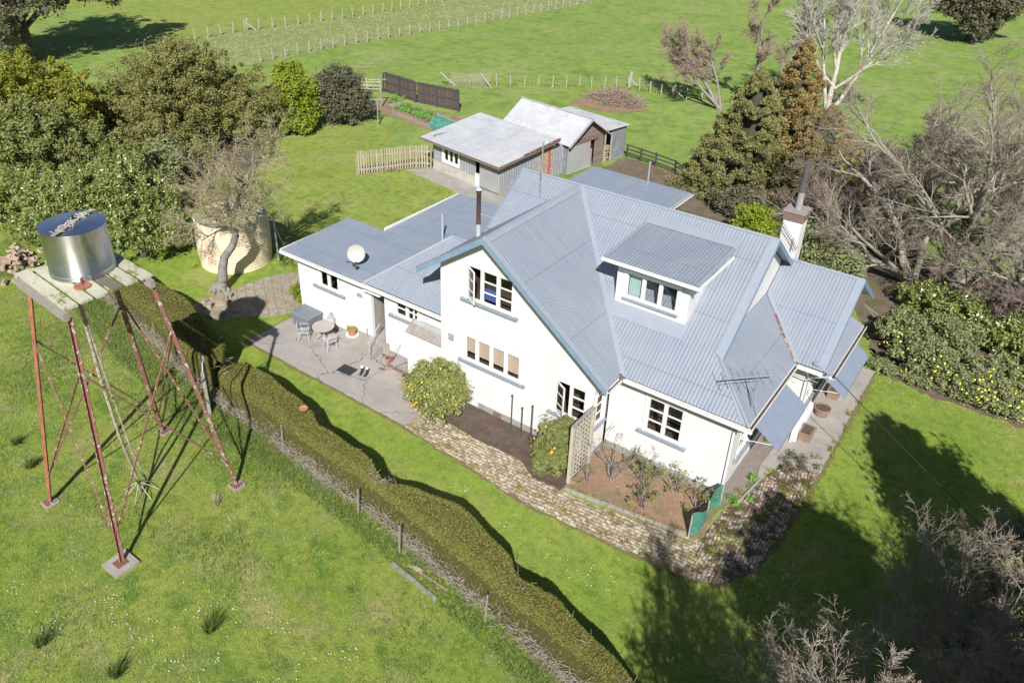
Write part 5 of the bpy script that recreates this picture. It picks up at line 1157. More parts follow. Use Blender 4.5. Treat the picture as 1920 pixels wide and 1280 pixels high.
# ---- grass blades
def blades(name, label, poly, n, h, m, seed, w=.012, lean=.5, patch=None, pos=None):
    rs = np.random.default_rng(seed); px = np.array([p[0] for p in poly]); py = np.array([p[1] for p in poly])
    Q = np.stack([rs.uniform(px.min(), px.max(), n*2), rs.uniform(py.min(), py.max(), n*2)], 1) if pos is None else pos(rs, n*2)
    ins = np.zeros(len(Q), bool); k = len(poly); j = k-1
    for i in range(k):
        c = ((py[i] > Q[:,1]) != (py[j] > Q[:,1])) & (Q[:,0] < (px[j]-px[i])*(Q[:,1]-py[i])/(py[j]-py[i]+1e-9)+px[i]); ins ^= c; j = i
    Q = Q[ins]
    if patch: 
        f = np.zeros(len(Q))
        for _ in range(6):
            a = rs.normal(size=2)*patch; f += np.sin(Q@a+rs.random()*6.28)
        Q = Q[f+rs.normal(size=len(Q))*.8 > .6]
    Q = Q[:n]; k = len(Q); a = rs.random(k)*6.28; hh = h*(.5+rs.random(k)); dx = np.stack([np.cos(a), np.sin(a), 0*a], 1)
    b = np.stack([Q[:,0], Q[:,1], np.full(k, .006)], 1); l = rs.normal(size=(k,2))*lean
    top = b+np.stack([l[:,0]*hh, l[:,1]*hh, hh], 1)
    V = np.stack([b-dx*w, b+dx*w, top], 1).reshape(-1,3)
    o = np_mesh(name, V, np.arange(len(V)).reshape(-1,3), m); tag(o, label, 'grass', kind='stuff'); return o
PAD = [(-38,-22),(1.5,-22),(3.5,-10),(.6,-9.0),(-3.4,-8.4),(-8.5,-7.6),(-14,-7.15),(-17.6,-6.95),(-24,-5.9),(-30,-4.9),(-38,-4)]
blades('paddock_grass_blades', 'rough green grass blades all over the near paddock', PAD, 170000, .055, 'blade', 21, .009, .65)
blades('lush_grass_tufts', 'darker longer grass in patches through the near paddock', PAD, 90000, .12, 'bladedark', 22, .011, .6, patch=.7)
blades('dry_grass_tufts', 'straw coloured grass patches in the near paddock', PAD, 26000, .06, 'bladedry', 23, .009, .8, patch=.8)
blades('hedge_side_grass', 'long lush grass along the paddock side of the hedge', [(-31,-6.2),(-24,-7.6),(-18,-8.6),(-14,-8.2),(-8,-8.6),(-3,-9.3),(.5,-9.9),(.4,-9.1),(-3.4,-8.5),(-8.5,-7.8),(-14,-7.3),(-17.6,-7.1),(-24,-6.1),(-30,-5)], 34000, .13, 'bladedark', 24, .013, .7)
LAWN = [(-23.5,-5.2),(-23.5,-3.6),(-20,-3.7),(-10.9,-3.8),(-8.3,-4),(-4.7,-4.3),(-2.2,-4.1),(.6,-3.9),(1.6,-3.4),(2.3,-2),(2.4,11),(4.4,10.6),(7,10.8),(14,8),(14,-9),(2.6,-9.3),(.6,-8.5),(-2.3,-7.6),(-5.8,-6.5),(-9.2,-6.8),(-12.8,-6),(-17,-5.5)]
blades('lawn_blades', 'short mown lawn blades round the house', LAWN, 200000, .03, 'bladelawn', 25, .010, 1.0)
blades('dry_strip_grass', 'tall dry rank grass between the two far wire fences', [(-72,27),(-59,27),(-58,40),(-56.5,50),(-54.6,62),(-53,76),(-50,110),(-67,110),(-68,66),(-69,52),(-71,42)], 9000, .16, 'bladedry', 26, .025, .9)
blades('fence_line_grass', 'rank grass along the wire fence behind the brush pile', [(-39.5,35),(-36.8,37.0),(-31.8,40.8),(-27,44.2),(-15.5,46.6),(-15.5,47.6),(-27,45.1),(-32,41.8),(-37.2,37.9),(-40,36)], 14000, .25, 'blade', 27, .03, .5)
# flowers
def daisies(name, label, pts, n, sp, seed, m='petal', r=.018):
    rs = np.random.default_rng(seed); c = np.array(pts)[rs.integers(0, len(pts), n)]+rs.normal(size=(n,2))*sp; k = 6; V = []; F = []
    ang = np.arange(k)*2*math.pi/k; z = .05+rs.random(n)*.05
    V = np.stack([np.stack([c[:,0]+r*math.cos(a), c[:,1]+r*math.sin(a), z+.004*math.sin(a*2)], 1) for a in ang], 1).reshape(-1,3)
    o = np_mesh(name, V, np.arange(len(V)).reshape(-1,k), m); tag(o, label, 'flowers', kind='stuff'); return o
daisies('daisies', 'tiny white daisies dotted through the paddock grass', [(-9.9,-13.2),(-9.2,-12.4),(-7.8,-12.3),(-12.3,-14.5),(-11.6,-14.9),(-10.4,-14.7),(-8.9,-14.8),(-12.6,-16.3),(-5.6,-11.6),(-6.3,-12.9),(-14.5,-16),(-8.3,-13.9)], 110, .28, 31)
daisies('lawn_daisies', 'tiny white daisies dotted on the lawn between hedge and brick path', [(-1.9,-5.7),(-1.5,-5.4),(-3,-5.2),(2.9,-2.2),(3.3,-1.9),(2.2,-3),(-7,-5.2),(-5,-5.4),(1.0,-6.3),(3,11)], 80, .3, 32)
# rush tussocks
def tussock(x, y, h, n, lab, m='bladedark', seed=1):
    rs = np.random.default_rng(seed); t = thing('grass_tussock', lab, 'tussock', (x,y,0), 0, 'tussocks in the near paddock')
    a = rs.random(n)*6.28; rr = rs.random(n)*.13; b = np.stack([rr*np.cos(a), rr*np.sin(a), 0*a], 1); l = rs.normal(size=(n,2))*.28; hh = h*(.4+.7*rs.random(n)); dx = np.stack([-np.sin(a), np.cos(a), 0*a], 1)*.012
    top = b+np.stack([b[:,0]*1.5+l[:,0]*hh+.12*hh, b[:,1]*1.5+l[:,1]*hh+.1*hh, hh], 1); V = np.stack([b-dx, b+dx, top], 1).reshape(-1,3)
    np_mesh('blades', V, np.arange(len(V)).reshape(-1,3), m, t)
tussock(-9.1,-13.5,.6,260,'dark rush tussock low in the paddock right of the tank stand',seed=41); tussock(-12.3,-16.5,.45,200,'dark tussock near the bottom left corner',seed=42); tussock(-9.9,-15.8,.5,220,'tussock at the bottom edge below the rush clump',seed=43)
tussock(-19.4,-13.2,.45,240,'dark tussock at the left edge beyond the tank stand',seed=44); tussock(-21,-12.9,.4,200,'small tussock at the far left edge of the paddock',seed=45); tussock(-13.0,-10.4,.35,160,'small dry tussock inside the tank stand legs','bladedry',46)

# ---- left trees
def tree(name, label, cat, base, blobs, n, size, m, seed, trunk=(.25,2.0), bark='darkbark', group=None, **k):
    t = thing(name, label, cat, base, 0, group); mb = MB(); r, h = trunk; rg = random.Random(seed)
    mb.tube([(0,0,-.1),(.05,.03,h*.5),(.1,-.05,h)], [r,r*.75,r*.55], 8)
    for b in blobs[:6]: mb.tube([(.08,0,h*.6),(b[0]*.5+rg.gauss(0,.1), b[1]*.5, (h*.7+b[2])/2),(b[0],b[1],b[2])], [r*.4,r*.25,r*.1], 6)
    mb.build('trunk', bark, t); crown('crown', t, blobs, n, size, m, seed, **k); return t
tree('evergreen_tree', 'broad rounded olive-green tree at upper left', 'tree', (-43.2,9.5,0), [(0,0,3.4,4.6,4.2,3.6),(-2.8,-2.6,2.3,2.8,2.6,2.2),(2.6,3.2,2.8,2.6,2.8,2.4),(.5,.5,5.2,3.0,3.0,2.2),(2.3,-2.8,1.8,2.6,2.4,1.9)], 200000, .075, 'l_olive', 51, (.3,2), nclump=430, clump=.14, lump=.24)
tree('lime_shrub', 'bright lime-green rounded shrub between the olive tree and the dark bush', 'shrub', (-40.2,17.0,0), [(0,0,2.5,1.75,1.9,2.3),(.3,-.3,1.2,1.6,1.5,1.2),(-.4,.2,4.2,1.2,1.2,.9)], 38000, .10, 'l_lime', 52, (.15,1.2), nclump=120, clump=.24)
tree('dark_shrub', 'dark purplish-green bush right of the lime shrub', 'shrub', (-39.2,20.6,0), [(0,0,2.2,1.9,2.2,2.3),(.9,.8,1.5,1.4,1.6,1.5)], 38000, .085, 'l_dark', 53, (.15,1), nclump=130, clump=.24)
tree('yellow_olive_tree', 'yellow-olive crowned tree at the left edge under the dark spreading tree', 'tree', (-47,.5,0), [(0,0,4.4,3.6,3.4,3.4),(2.2,2.6,4.4,2.1,2.2,2.4),(-2.5,-2,4.6,3,3,3)], 95000, .095, 'l_yellowolive', 54, (.3,3), nclump=300, clump=.15, lump=.24)
tree('feathery_tree', 'pale feathery mid-green tree at the left edge above the laurel', 'tree', (-38.6,-1.6,0), [(0,0,3.6,2.8,2.7,2.8),(-2.8,-2.2,3.4,2.4,2.3,2.4),(1.8,2,3.0,2.0,2.0,2.0),(-.5,-.5,5.2,2,2,1.6)], 110000, .08, 'l_mid', 55, (.25,2.5), 'barkgrey', nclump=340, clump=.15, lump=.28)
tree('laurel_tree', 'glossy dark green laurel right behind the steel water tank', 'tree', (-30.6,-1.7,0), [(0,0,2.4,2.2,2.2,2.3),(-2.3,-1.6,2.6,2.0,2.0,2.2),(.9,1.3,1.9,1.3,1.4,1.7),(-1.0,.2,4.0,1.7,1.7,1.4)], 90000, .07, 'l_laurel', 56, (.2,1.5), nclump=300, clump=.17, lump=.22)
tree('laurel_tree', 'second glossy laurel at the left edge left of the steel water tank', 'tree', (-35.6,-3.4,0), [(0,0,2.0,2.1,2.0,2.0),(-1.8,-.8,2.2,1.9,1.8,1.9)], 34000, .09, 'l_laurel', 57, (.2,1.5), nclump=130, clump=.22)
tree('silver_shrub', 'silvery flowering shrub between the feathery tree and olive tree', 'shrub', (-37.8,4.6,0), [(0,0,1.8,1.4,1.3,1.7)], 12000, .09, 'l_bush', 58, (.12,1), nclump=60, clump=.3)
dt = tree('dark_spreading_tree', 'tall dark spreading tree cut by the top left corner', 'tree', (-75,15,0), [(0,0,7.5,5.5,5.5,3.8),(-4,-2,5.5,4,4,3.2),(2.5,5,7.2,4.5,4,3),(1,-3,4.2,3,3,2.6),(1.5,7.5,9.5,3,3,1.8),(-5,4,9,5,5,3)], 90000, .15, 'l_dark', 59, (.6,5), nclump=330, clump=.17, lump=.25)
# tree leaning over the plastic tank
lt_ = thing('leaning_tree', 'half-bare twiggy tree with a leaning grey trunk in front of the cream tank', 'tree', (-24.62,-1.51,0))
rg = random.Random(61); S = [[] for _ in range(5)]
tr = [(0,0,-.1),(.18,.12,.6),(.22,.2,1.2),(.35,.3,1.8),(.75,.55,2.4),(.95,.7,3.0),(.80,.65,3.7),(.75,.6,4.4)]
rr_ = [.34,.25,.21,.19,.17,.15,.14,.12]
for i in range(len(tr)-1): S[0].append((tr[i], tr[i+1], rr_[i], rr_[i+1]))
LP = P_(BIG, n=[5,5,5,4,3], kids=[1.4,1.8,2.2,2.0,0], ratio=[.75,.68,.62,.58,.5], wander=[.14,.16,.18,.2,.2], up=[.05,.03,.01,-.03,0], start=[.2,.2,.1,.1,0], rmin=.006)
for d, L, r in (((-.9,-.3,1.0),3.0,.08),((1.0,.6,1.0),3.3,.09),((.3,.2,1),3.8,.10),((-.3,.7,.9),2.8,.07),((.7,-.6,.8),2.8,.07),((-.9,-.8,.6),2.6,.06),((1.1,.9,.45),2.8,.06)):
    grow(rg, Vector((.95,.72,4.2)) if L > 2.9 else Vector((.9,.7,3.8)), Vector(d).normalized(), L, r, 1, 4, S, LP)
V, F = tube_arr(S[0]+S[1]+S[2], 8); np_mesh('trunk', V, F, 'barkgrey', lt_); V, F = tube_arr(S[3]+S[4], 3); np_mesh('twigs', V, F, 'twigolive', lt_)
tips = np.array([s[1] for s in S[3]+S[4]]); rs = np.random.default_rng(62); tips = tips[rs.random(len(tips)) < .5]
V = leaf_cloud(rs, tips, np.full(len(tips), .16), 18000, .028); np_mesh('leaves', V, np.arange(len(V)).reshape(-1,4), 'l_mid', lt_)
mb = MB()
for k in range(9):
    a = k*.7; mb.tube([(0,0,.35),(.35*math.cos(a),.35*math.sin(a),.15),(.55*math.cos(a),.5*math.sin(a),.0)], [.12,.1,.04], 6)
mb.build('root_flare', 'barkgrey', lt_)
# boundary stone retaining edge by the trunk
o = thing('stone_slabs', 'lichen-covered stone slabs banked beside the leaning trunk', 'stones', (-23.3,-2.6,0)); rg = random.Random(64)
for k in range(16):
    x, y = rg.uniform(-1.0,1.0), rg.uniform(-1.0,1.1); mb = MB(); a = rg.uniform(.4,.9); s_ = rg.uniform(.16,.3); z = .08+.22*max(0, 1-abs(x))
    c = Vector((x,y,z/2)); mb.bar(c-Vector((math.cos(a),math.sin(a),-.08))*s_, c+Vector((math.cos(a),math.sin(a),.08))*s_, .28, z); mb.build('slab', 'stonepath', o)
# yellow-green plant at house corner
pl = thing('strappy_plant', 'yellow-green strappy plant against the left end of the white wall', 'plant', (-20.15,.0,0)); rs = np.random.default_rng(66)
Cn = np.stack([rs.uniform(-.3,.2,26), rs.uniform(-.5,1.0,26), rs.uniform(.2,1.2,26)], 1); V = leaf_cloud(rs, Cn, np.full(26,.25), 1500, .14, .18, .5, -.2); V[:,2] = np.maximum(V[:,2], .02); np_mesh('leaves', V, np.arange(len(V)).reshape(-1,4), 'l_lime', pl)

# ---- right trees
def conifer(label, base, h, r, n, m, seed, dead=False):
    t = thing('conifer', label, 'tree', base); mb = MB(); mb.tube([(0,0,-.1),(0,0,h*.5),(0,0,h)], [.3,.18,.03], 8); mb.build('trunk', 'darkbark', t)
    rs = np.random.default_rng(seed); C = []; Rr = []
    K = 340
    for _ in range(K):
        tz = rs.random()**1.15; z = .6+tz*(h-.6); a = rs.random()*6.28; rad = r*(1-tz)**.75*(.60+.55*rs.random())*(1+.22*math.sin(a*3+seed+tz*4)); C.append((rad*math.cos(a), rad*math.sin(a), z-rad*.12)); Rr.append((.16+.60*(1-tz)*rs.random()**1.5))
    V = leaf_cloud(rs, np.array(C), np.array(Rr), n, .09, .35, .4, -.25); V[:,2] = np.maximum(V[:,2], .02); o = np_mesh('crown', V, np.arange(len(V)).reshape(-1,4), m, t)
    mb = MB(); mb.lathe([(.01,h*.93),(r*.15,h*.7),(r*.3,h*.4),(r*.38,h*.15),(.3,.3)][::-1], 14); mb.build('inner_dark_hull', 'darkcore', o); return t  # solid dark hull added inside the crown to block light, not modelled branches
conifer('olive-green conifer beyond the rear roof, tallest of the right-hand group', (-9.9,27.6,0), 7.6, 3.3, 90000, 'l_conifer', 71)
conifer('browning pointed conifer behind the olive-green one', (-8.5,31.0,0), 9.0, 2.9, 60000, 'l_conbrown', 72)
conifer('lower spreading conifer with brown tips at the right of its group', (-5.6,28.3,0), 6.0, 3.2, 60000, 'l_conbrown', 73)
tree('clipped_lime_bush', 'small lime-yellow bush just beyond the main roof ridge', 'shrub', (-6.4,19.6,0), [(0,0,1.35,1.15,1.15,1.2),(.6,-.4,1.0,.8,.8,.9)], 12000, .09, 'l_lime', 74, (.1,.8), nclump=70, clump=.28)
tree('green_shrub', 'mid green shrub behind the white chimney', 'shrub', (-2.6,17.2,0), [(0,0,1.5,1.5,1.2,1.5),(1.4,.8,1.2,1.3,1.1,1.2)], 14000, .09, 'l_bush', 75, (.1,.8), nclump=80, clump=.28)
bare_tree('bare_pink_tree', 'bare tree with fine pinkish twigs and a leaning trunk left of the conifers', 'tree', (-18.0,43.6,0), [((0,0,0),(-.55,-.1,1),6.0,.2),((.2,0,0),(-1.0,-.3,.8),5.6,.16),((.2,0,0),(-.2,.2,1),4.4,.14)], P_(BIG, kids=[1.9,2.0,2.2,2.0,0], ratio=[.6,.6,.6,.55,.5], rmin=.011, start=[.35,.2,.1,.1,0]), 'barkgrey', 'twigpink', 81, 'bare pinkish trees left of the conifers')
bare_tree('bare_pink_tree', 'second bare pinkish tree with two upright tufts beside the conifer top', 'tree', (-14.8,44.0,0), [((0,0,0),(-.28,.1,1),7.6,.2),((.3,.2,0),(.25,.2,1),6.6,.18)], P_(BIG, kids=[1.6,2.0,2.4,2.2,0], ratio=[.42,.6,.6,.55,.5], rmin=.011, start=[.5,.3,.1,.1,0]), 'barkgrey', 'twigpink', 82, 'bare pinkish trees left of the conifers')
WH = P_(BIG, n=[7,7,6,5,4], kids=[1.5,1.5,1.6,1.3,0], wander=[.05,.10,.14,.18,.2], up=[.05,.07,.06,.05,.02], ang=[(.35,.7),(.35,.7),(.35,.8),(.3,.8),(0,1)], ratio=[.72,.62,.55,.5,.5], rmin=.014, start=[.3,.25,.15,.1,0])
bare_tree('bare_white_tree', 'tall bare bone-white tree reaching the top edge of the picture', 'tree', (-10.3,47.5,0), [((0,0,0),(.05,0,1),9.0,.26),((.3,0,.6),(.45,.25,1),8.5,.19),((-.2,0,.8),(-.30,-.1,1),8.2,.17),((.1,0,2.4),(.9,.5,.9),6.0,.13),((0,0,2.6),(-.9,-.5,.8),5.0,.12)], WH, 'bonewood', 'bonewood', 83)
BG = P_(BIG, kids=[1.5,1.6,1.6,1.3,0], ratio=[.72,.66,.62,.62,.6], wander=[.13,.15,.13,.12,.12], up=[.05,.03,.03,.02,.02], ang=[(.4,.9),(.4,1.0),(.35,.9),(.3,.8),(0,1)], rmin=.0075)
bare_tree('bare_tree', 'large bare tree with pale lichened forked trunk right of the chimney', 'tree', (3.6,20.6,0), [((0,0,0),(.05,.1,1),8.2,.30),((0,0,.6),(-.6,.1,1),8.0,.20),((.1,0,.5),(.6,.2,1),7.6,.22),((0,0,1),(-.2,-.6,1),6.8,.15)], BG, 'bark', 'twiggrey', 84, 'big bare trees right of the house')
bare_tree('bare_tree', 'bare tree leaning low over the low roof, its limbs reaching toward the chimney', 'tree', (1.8,20.3,0), [((0,0,.2),(-.75,.25,.62),7.2,.22),((0,0,.2),(-.9,-.12,.45),7.0,.18),((.1,.1,.2),(-.35,.4,.9),6.8,.18),((.1,.1,.2),(-.5,-.5,.55),5.6,.14)], BG, 'bark', 'twiggrey', 85, 'big bare trees right of the house')
bare_tree('bare_tree', 'bare tree at the right edge with a forked upright trunk', 'tree', (6.4,22.8,0), [((0,0,0),(.15,.1,1),8.8,.26),((.1,0,.4),(-.35,.3,1),8.2,.2),((.1,0,.4),(.8,.0,.8),7.0,.18),((.1,0,.4),(.2,-.8,.5),6.0,.14)], BG, 'bark', 'twiggrey', 86, 'big bare trees right of the house')
DK = P_(BIG, kids=[1.9,2.0,2.0,1.6,0], ratio=[.7,.64,.6,.58,.5], rmin=.010, wander=[.14,.16,.16,.16,.16], start=[.2,.15,.1,.1,0])
bare_tree('brown_bare_tree', 'dense brown twiggy tree standing behind the pale forked tree', 'tree', (1.2,28.5,0), [((0,0,0),(-.2,0,1),4.6,.16),((.2,0,0),(.5,.2,1),4.6,.16),((0,.2,0),(-.7,.3,.8),4.2,.14)], DK, 'darkbark', 'twigbrown', 87, 'dense brown twiggy trees')
bare_tree('brown_bare_tree', 'dense brown twiggy tree low beside the mown right-hand clearing', 'tree', (-1.8,24.2,0), [((0,0,0),(.2,0,1),3.6,.14),((.2,0,0),(.7,-.2,.8),3.6,.12),((0,.2,0),(-.7,-.1,.7),3.4,.12)], DK, 'darkbark', 'twigbrown', 88, 'dense brown twiggy trees')
bare_tree('brown_bare_tree', 'dense brown twiggy shrub at the right edge above the yellow flowers', 'tree', (8.0,18.0,0), [((0,0,0),(-.3,0,1),3.2,.12),((.2,0,0),(.5,.1,.9),3.2,.12),((0,.2,0),(-.7,-.4,.7),3.2,.12)], DK, 'barkgrey', 'twigbrown', 89, 'dense brown twiggy trees')
tree('distant_tree', 'dark brown-green tree at the top right corner standing in the pasture', 'tree', (-6.5,91,0), [(0,0,5.0,5.0,5.0,3.6),(-3.5,0,6.0,3,3,2.2),(3.5,1,5.4,3,3,2.4),(.5,-2,2.6,2.6,2.4,2.2)], 60000, .16, 'l_dark', 90, (.35,3), nclump=210, clump=.2, lump=.25)
# under-growth and flowering bushes at right
fb = tree('yellow_flower_bush', 'grey-green bush smothered in yellow daisy flowers beside the right-hand lawn', 'shrub', (3.9,12.35,0), [(0,0,.75,1.6,1.2,.85),(-1.3,1.6,.8,1.2,1.3,.9),(1.7,-.5,.7,1.2,1.0,.75),(.6,1.6,1.0,1.4,1.3,1.0),(2.6,.6,.8,1.0,1.0,.8)], 46000, .06, 'l_bush', 91, (.08,.5), nclump=170, clump=.22)
def fruits(parent, name, centers, r, m, n, seed, lab=None, petal=False):
    rs = np.random.default_rng(seed); rg = random.Random(seed)
    for i in range(n):
        x, y, z, rx, ry, rz = rg.choice(centers); d = Vector((rg.gauss(.25,1), rg.gauss(-.6,1), rg.gauss(.4,.8))).normalized()
        p = Vector((x+d.x*rx*1.02, y+d.y*ry*1.02, max(.1, z+d.z*rz*1.02))); mb = MB()
        if petal:
            u = d.cross(Vector((0,0,1))); u.normalize(); v = d.cross(u); mb.add([p+(u*math.cos(k*math.pi/3)+v*math.sin(k*math.pi/3))*r+d*.03 for k in range(6)]+[p+d*.05], [(k,(k+1) % 6,6) for k in range(6)])
        else: mb.lathe([(r*math.sin(math.pi*t/5)+1e-4, -r*math.cos(math.pi*t/5)) for t in range(6)], 8, p)
        mb.build(name, m, parent, True)
fruits(fb, 'flower', [(0,-.3,.75,1.6,1.1,.8),(1.7,-.7,.7,1.2,1.0,.75),(-1.0,.6,.8,1.2,1.0,.8),(2.6,.2,.8,1.0,1.0,.8)], .042, 'yellow', 98, 92, petal=True)
fb2 = tree('yellow_flower_bush', 'lower yellow-flowered bush at the right end of the flower bed', 'shrub', (6.3,11.8,0), [(0,0,.6,1.0,.9,.7),(.9,-.3,.5,.8,.8,.6)], 14000, .06, 'l_bush', 93, (.08,.4), nclump=60, clump=.26)
fruits(fb2, 'flower', [(0,-.2,.6,1.0,.8,.7),(.9,-.5,.5,.8,.8,.6)], .04, 'yellow', 46, 94, petal=True)
tree('trailing_shrub', 'low brownish-green trailing growth filling the bed edge between lawn and yellow flowers', 'shrub', (3.6,11.4,0), [(-1.0,.1,.15,.9,.5,.35),(.6,.0,.15,1.1,.45,.35),(2.2,.0,.15,1.2,.5,.35)], 12000, .05, 'l_bush', 97, (.03,.2), nclump=70, clump=.3)
tree('dark_green_shrub', 'dark green shrub behind the yellow flowers', 'shrub', (4.6,16.6,0), [(0,0,1.0,1.8,1.3,1.2),(2.2,-.6,1.0,1.6,1.3,1.2),(-1.6,1,.9,1.2,1.2,1.0)], 26000, .08, 'l_laurel', 95, (.1,.5), nclump=110, clump=.24)
tree('reddish_shrub', 'brown-green shrub at the right edge beside the flower bed', 'shrub', (9.0,13.6,0), [(0,0,1.0,1.6,1.4,1.2),(1.6,.8,1.2,1.4,1.4,1.3)], 20000, .07, 'l_dark', 96, (.1,.5), nclump=90, clump=.24)
# bottom right shrubs
SHB = P_(BIG, n=[4,4,4,4,3], kids=[2.0,2.0,2.1,1.8,0], ratio=[.7,.66,.62,.6,.5], wander=[.16,.18,.2,.22,.22], up=[.06,.04,.02,.0,0], start=[.2,.15,.1,.1,0], rmin=.006)
SH2 = P_(SHB, kids=[1.7,1.8,1.8,1.5,0], wander=[.10,.14,.18,.22,.2], up=[.08,.08,.06,.05,0], rmin=.005)
TB = P_(SHB, n=[6,5,5,4,3], kids=[1.9,1.9,2.0,1.6,0], up=[.05,.04,.03,.02,0], start=[.35,.1,.1,.1,0], ratio=[.5,.62,.6,.6,.5], rmin=.005)
for i, (x, y, h, lab) in enumerate(((10.4,.4,3.8,'tangled bare grey tree at the right edge above the deep shade'), (10.0,-2.3,4.4,'tangled bare grey tree at the right edge beside the deep shade'), (9.9,-4.9,4.7,'tangled bare grey tree just above the bottom right corner'), (9.5,-7.4,4.8,'tangled bare grey tree filling the bottom right corner'))):
    t = bare_tree('bare_tree', lab, 'tree', (x,y,0), [((0,0,0),(-.22,.1,1),h,.10),((.1,0,0),(.15,.2,1),h,.09),((0,.1,0),(-.05,-.3,1),h,.08),((0,.1,0),(-.42,-.1,1),h,.08),((0,.1,0),(-.2,.35,1),h*.95,.08)], TB, 'barkgrey', 'twiggrey', 100+i, 'tangled bare trees at the lower right')
    crown('ivy', t, [(-1.7,1.2,h*.42,1.25,1.5,1.2),(-1.1,.6,h*.7,1.1,1.4,1.0),(-.6,.2,1.2,1.3,1.5,1.1),(.4,0,h*1.1,1.0,1.2,1.0)], 40000, .06, 'l_bush', 200+i, clump=.22, nclump=150, lump=.2, core=False)
for i, (x, y, h, lab) in enumerate(((6.5,-7.6,4.2,'spindly lichened sapling reaching up from the bottom edge'), (7.6,-3.6,4.4,'spindly lichened sapling standing against the dark shade'), (5.6,-9.2,3.4,'leafless spindly stems poking in at the bottom edge'))):
    bare_tree('spindly_sapling', lab, 'shrub', (x,y,0), [((0,0,0),(-.35,.15,1),h,.04),((.1,0,0),(.15,.2,1),h,.04),((0,.1,0),(-.75,.1,.8),h*.8,.035)], SH2, 'bark', 'twiggrey', 110+i, 'spindly lichened saplings')
# trees just outside the frame whose shadows lie on the lawn
tree('tall_evergreen', 'tall dense evergreen standing just outside the right edge of the view', 'tree', (10.9,-2.6,0), [(0,0,7.4,2.0,2.2,2.2),(.4,.4,4.6,1.6,2.0,2.2),(-.3,-.4,9.2,1.3,1.4,1.3)], 42000, .11, 'l_dark', 130, (.3,3), nclump=200, clump=.24)
tree('tall_evergreen', 'tall dense evergreen outside the bottom right, between view and camera', 'tree', (11.0,-13.4,0), [(0,0,8.0,2.4,2.4,2.6),(-.8,.4,10.2,1.8,1.8,1.6),(.5,.5,5.0,2.0,2.2,2.4),(.8,1.9,7.4,1.8,1.8,2.0)], 46000, .11, 'l_dark', 132, (.35,3), nclump=230, clump=.24)
tree('tall_evergreen', 'tall slim evergreen added outside the lower right to fill the lawn shade, middle of the three unseen evergreens', 'tree', (10.1,-11.3,0), [(0,0,10.4,1.7,1.7,1.6),(.2,1.3,9.4,1.4,1.5,1.3),(.5,.2,8.0,1.0,1.1,1.4)], 34000, .11, 'l_dark', 133, (.3,6), nclump=190, clump=.26)  # extra unseen tree, added high up to close the gap in the shade
bare_tree('tall_bare_tree', 'tall thinly leafed tree standing just outside the bottom of the view', 'tree', (6.9,-13.2,0), [((0,0,0),(-.10,.05,1),7.4,.2),((0,0,1.5),(-.45,.1,1),5.6,.14),((0,0,1.2),(.4,.2,1),6,.14)], P_(BIG, kids=[1.8,2.0,2.2,2.2,0], up=[.1,.08,.06,.05,0], ratio=[.5,.6,.58,.54,.5], rmin=.0065, start=[.25,.15,.1,.1,0]), 'barkgrey', 'twiggrey', 131)

# ---- citrus and bushes by the wall
cb_ = tree('citrus_bush', 'round citrus bush dotted with oranges where the patio meets the brick path', 'shrub', (-10.35,-2.35,0), [(0,0,1.15,1.22,1.15,1.12),(.1,.1,1.45,.95,.9,.95)], 60000, .04, 'l_orange', 140, (.1,.6), nclump=200, clump=.24, lump=.2)
rg = random.Random(141)
for i in range(34):
    d = Vector((rg.gauss(.2,1), rg.gauss(-.8,.9), rg.gauss(-.1,.7))).normalized(); p = Vector((d.x*1.13, d.y*1.07, max(.12, 1.15+d.z*1.04))); mb = MB(); mb.lathe([(.042*math.sin(math.pi*t/6)+1e-4, -.042*math.cos(math.pi*t/6)) for t in range(7)], 10, p); mb.build('orange_fruit', 'orange', cb_, True)
lb = tree('leafy_bush', 'shaggy green bush with a few orange flowers against the lattice screen', 'shrub', (-5.3,-2.1,0), [(0,0,.95,.78,.75,.95),(.2,.25,1.5,.5,.5,.6),(.15,-.25,.55,.75,.6,.6)], 14000, .085, 'l_mid', 142, (.06,.5), nclump=90, clump=.24, asp=.22)
for i in range(7):
    d = Vector((rg.gauss(.1,1), -abs(rg.gauss(.5,.6)), rg.gauss(.3,.7))).normalized(); p = Vector((d.x*.72, d.y*.7, 1.0+d.z*.9)); mb = MB(); mb.lathe([(.05,0),(.03,.03),(0,.03)], 7, p); mb.build('orange_flower', 'orange', lb)
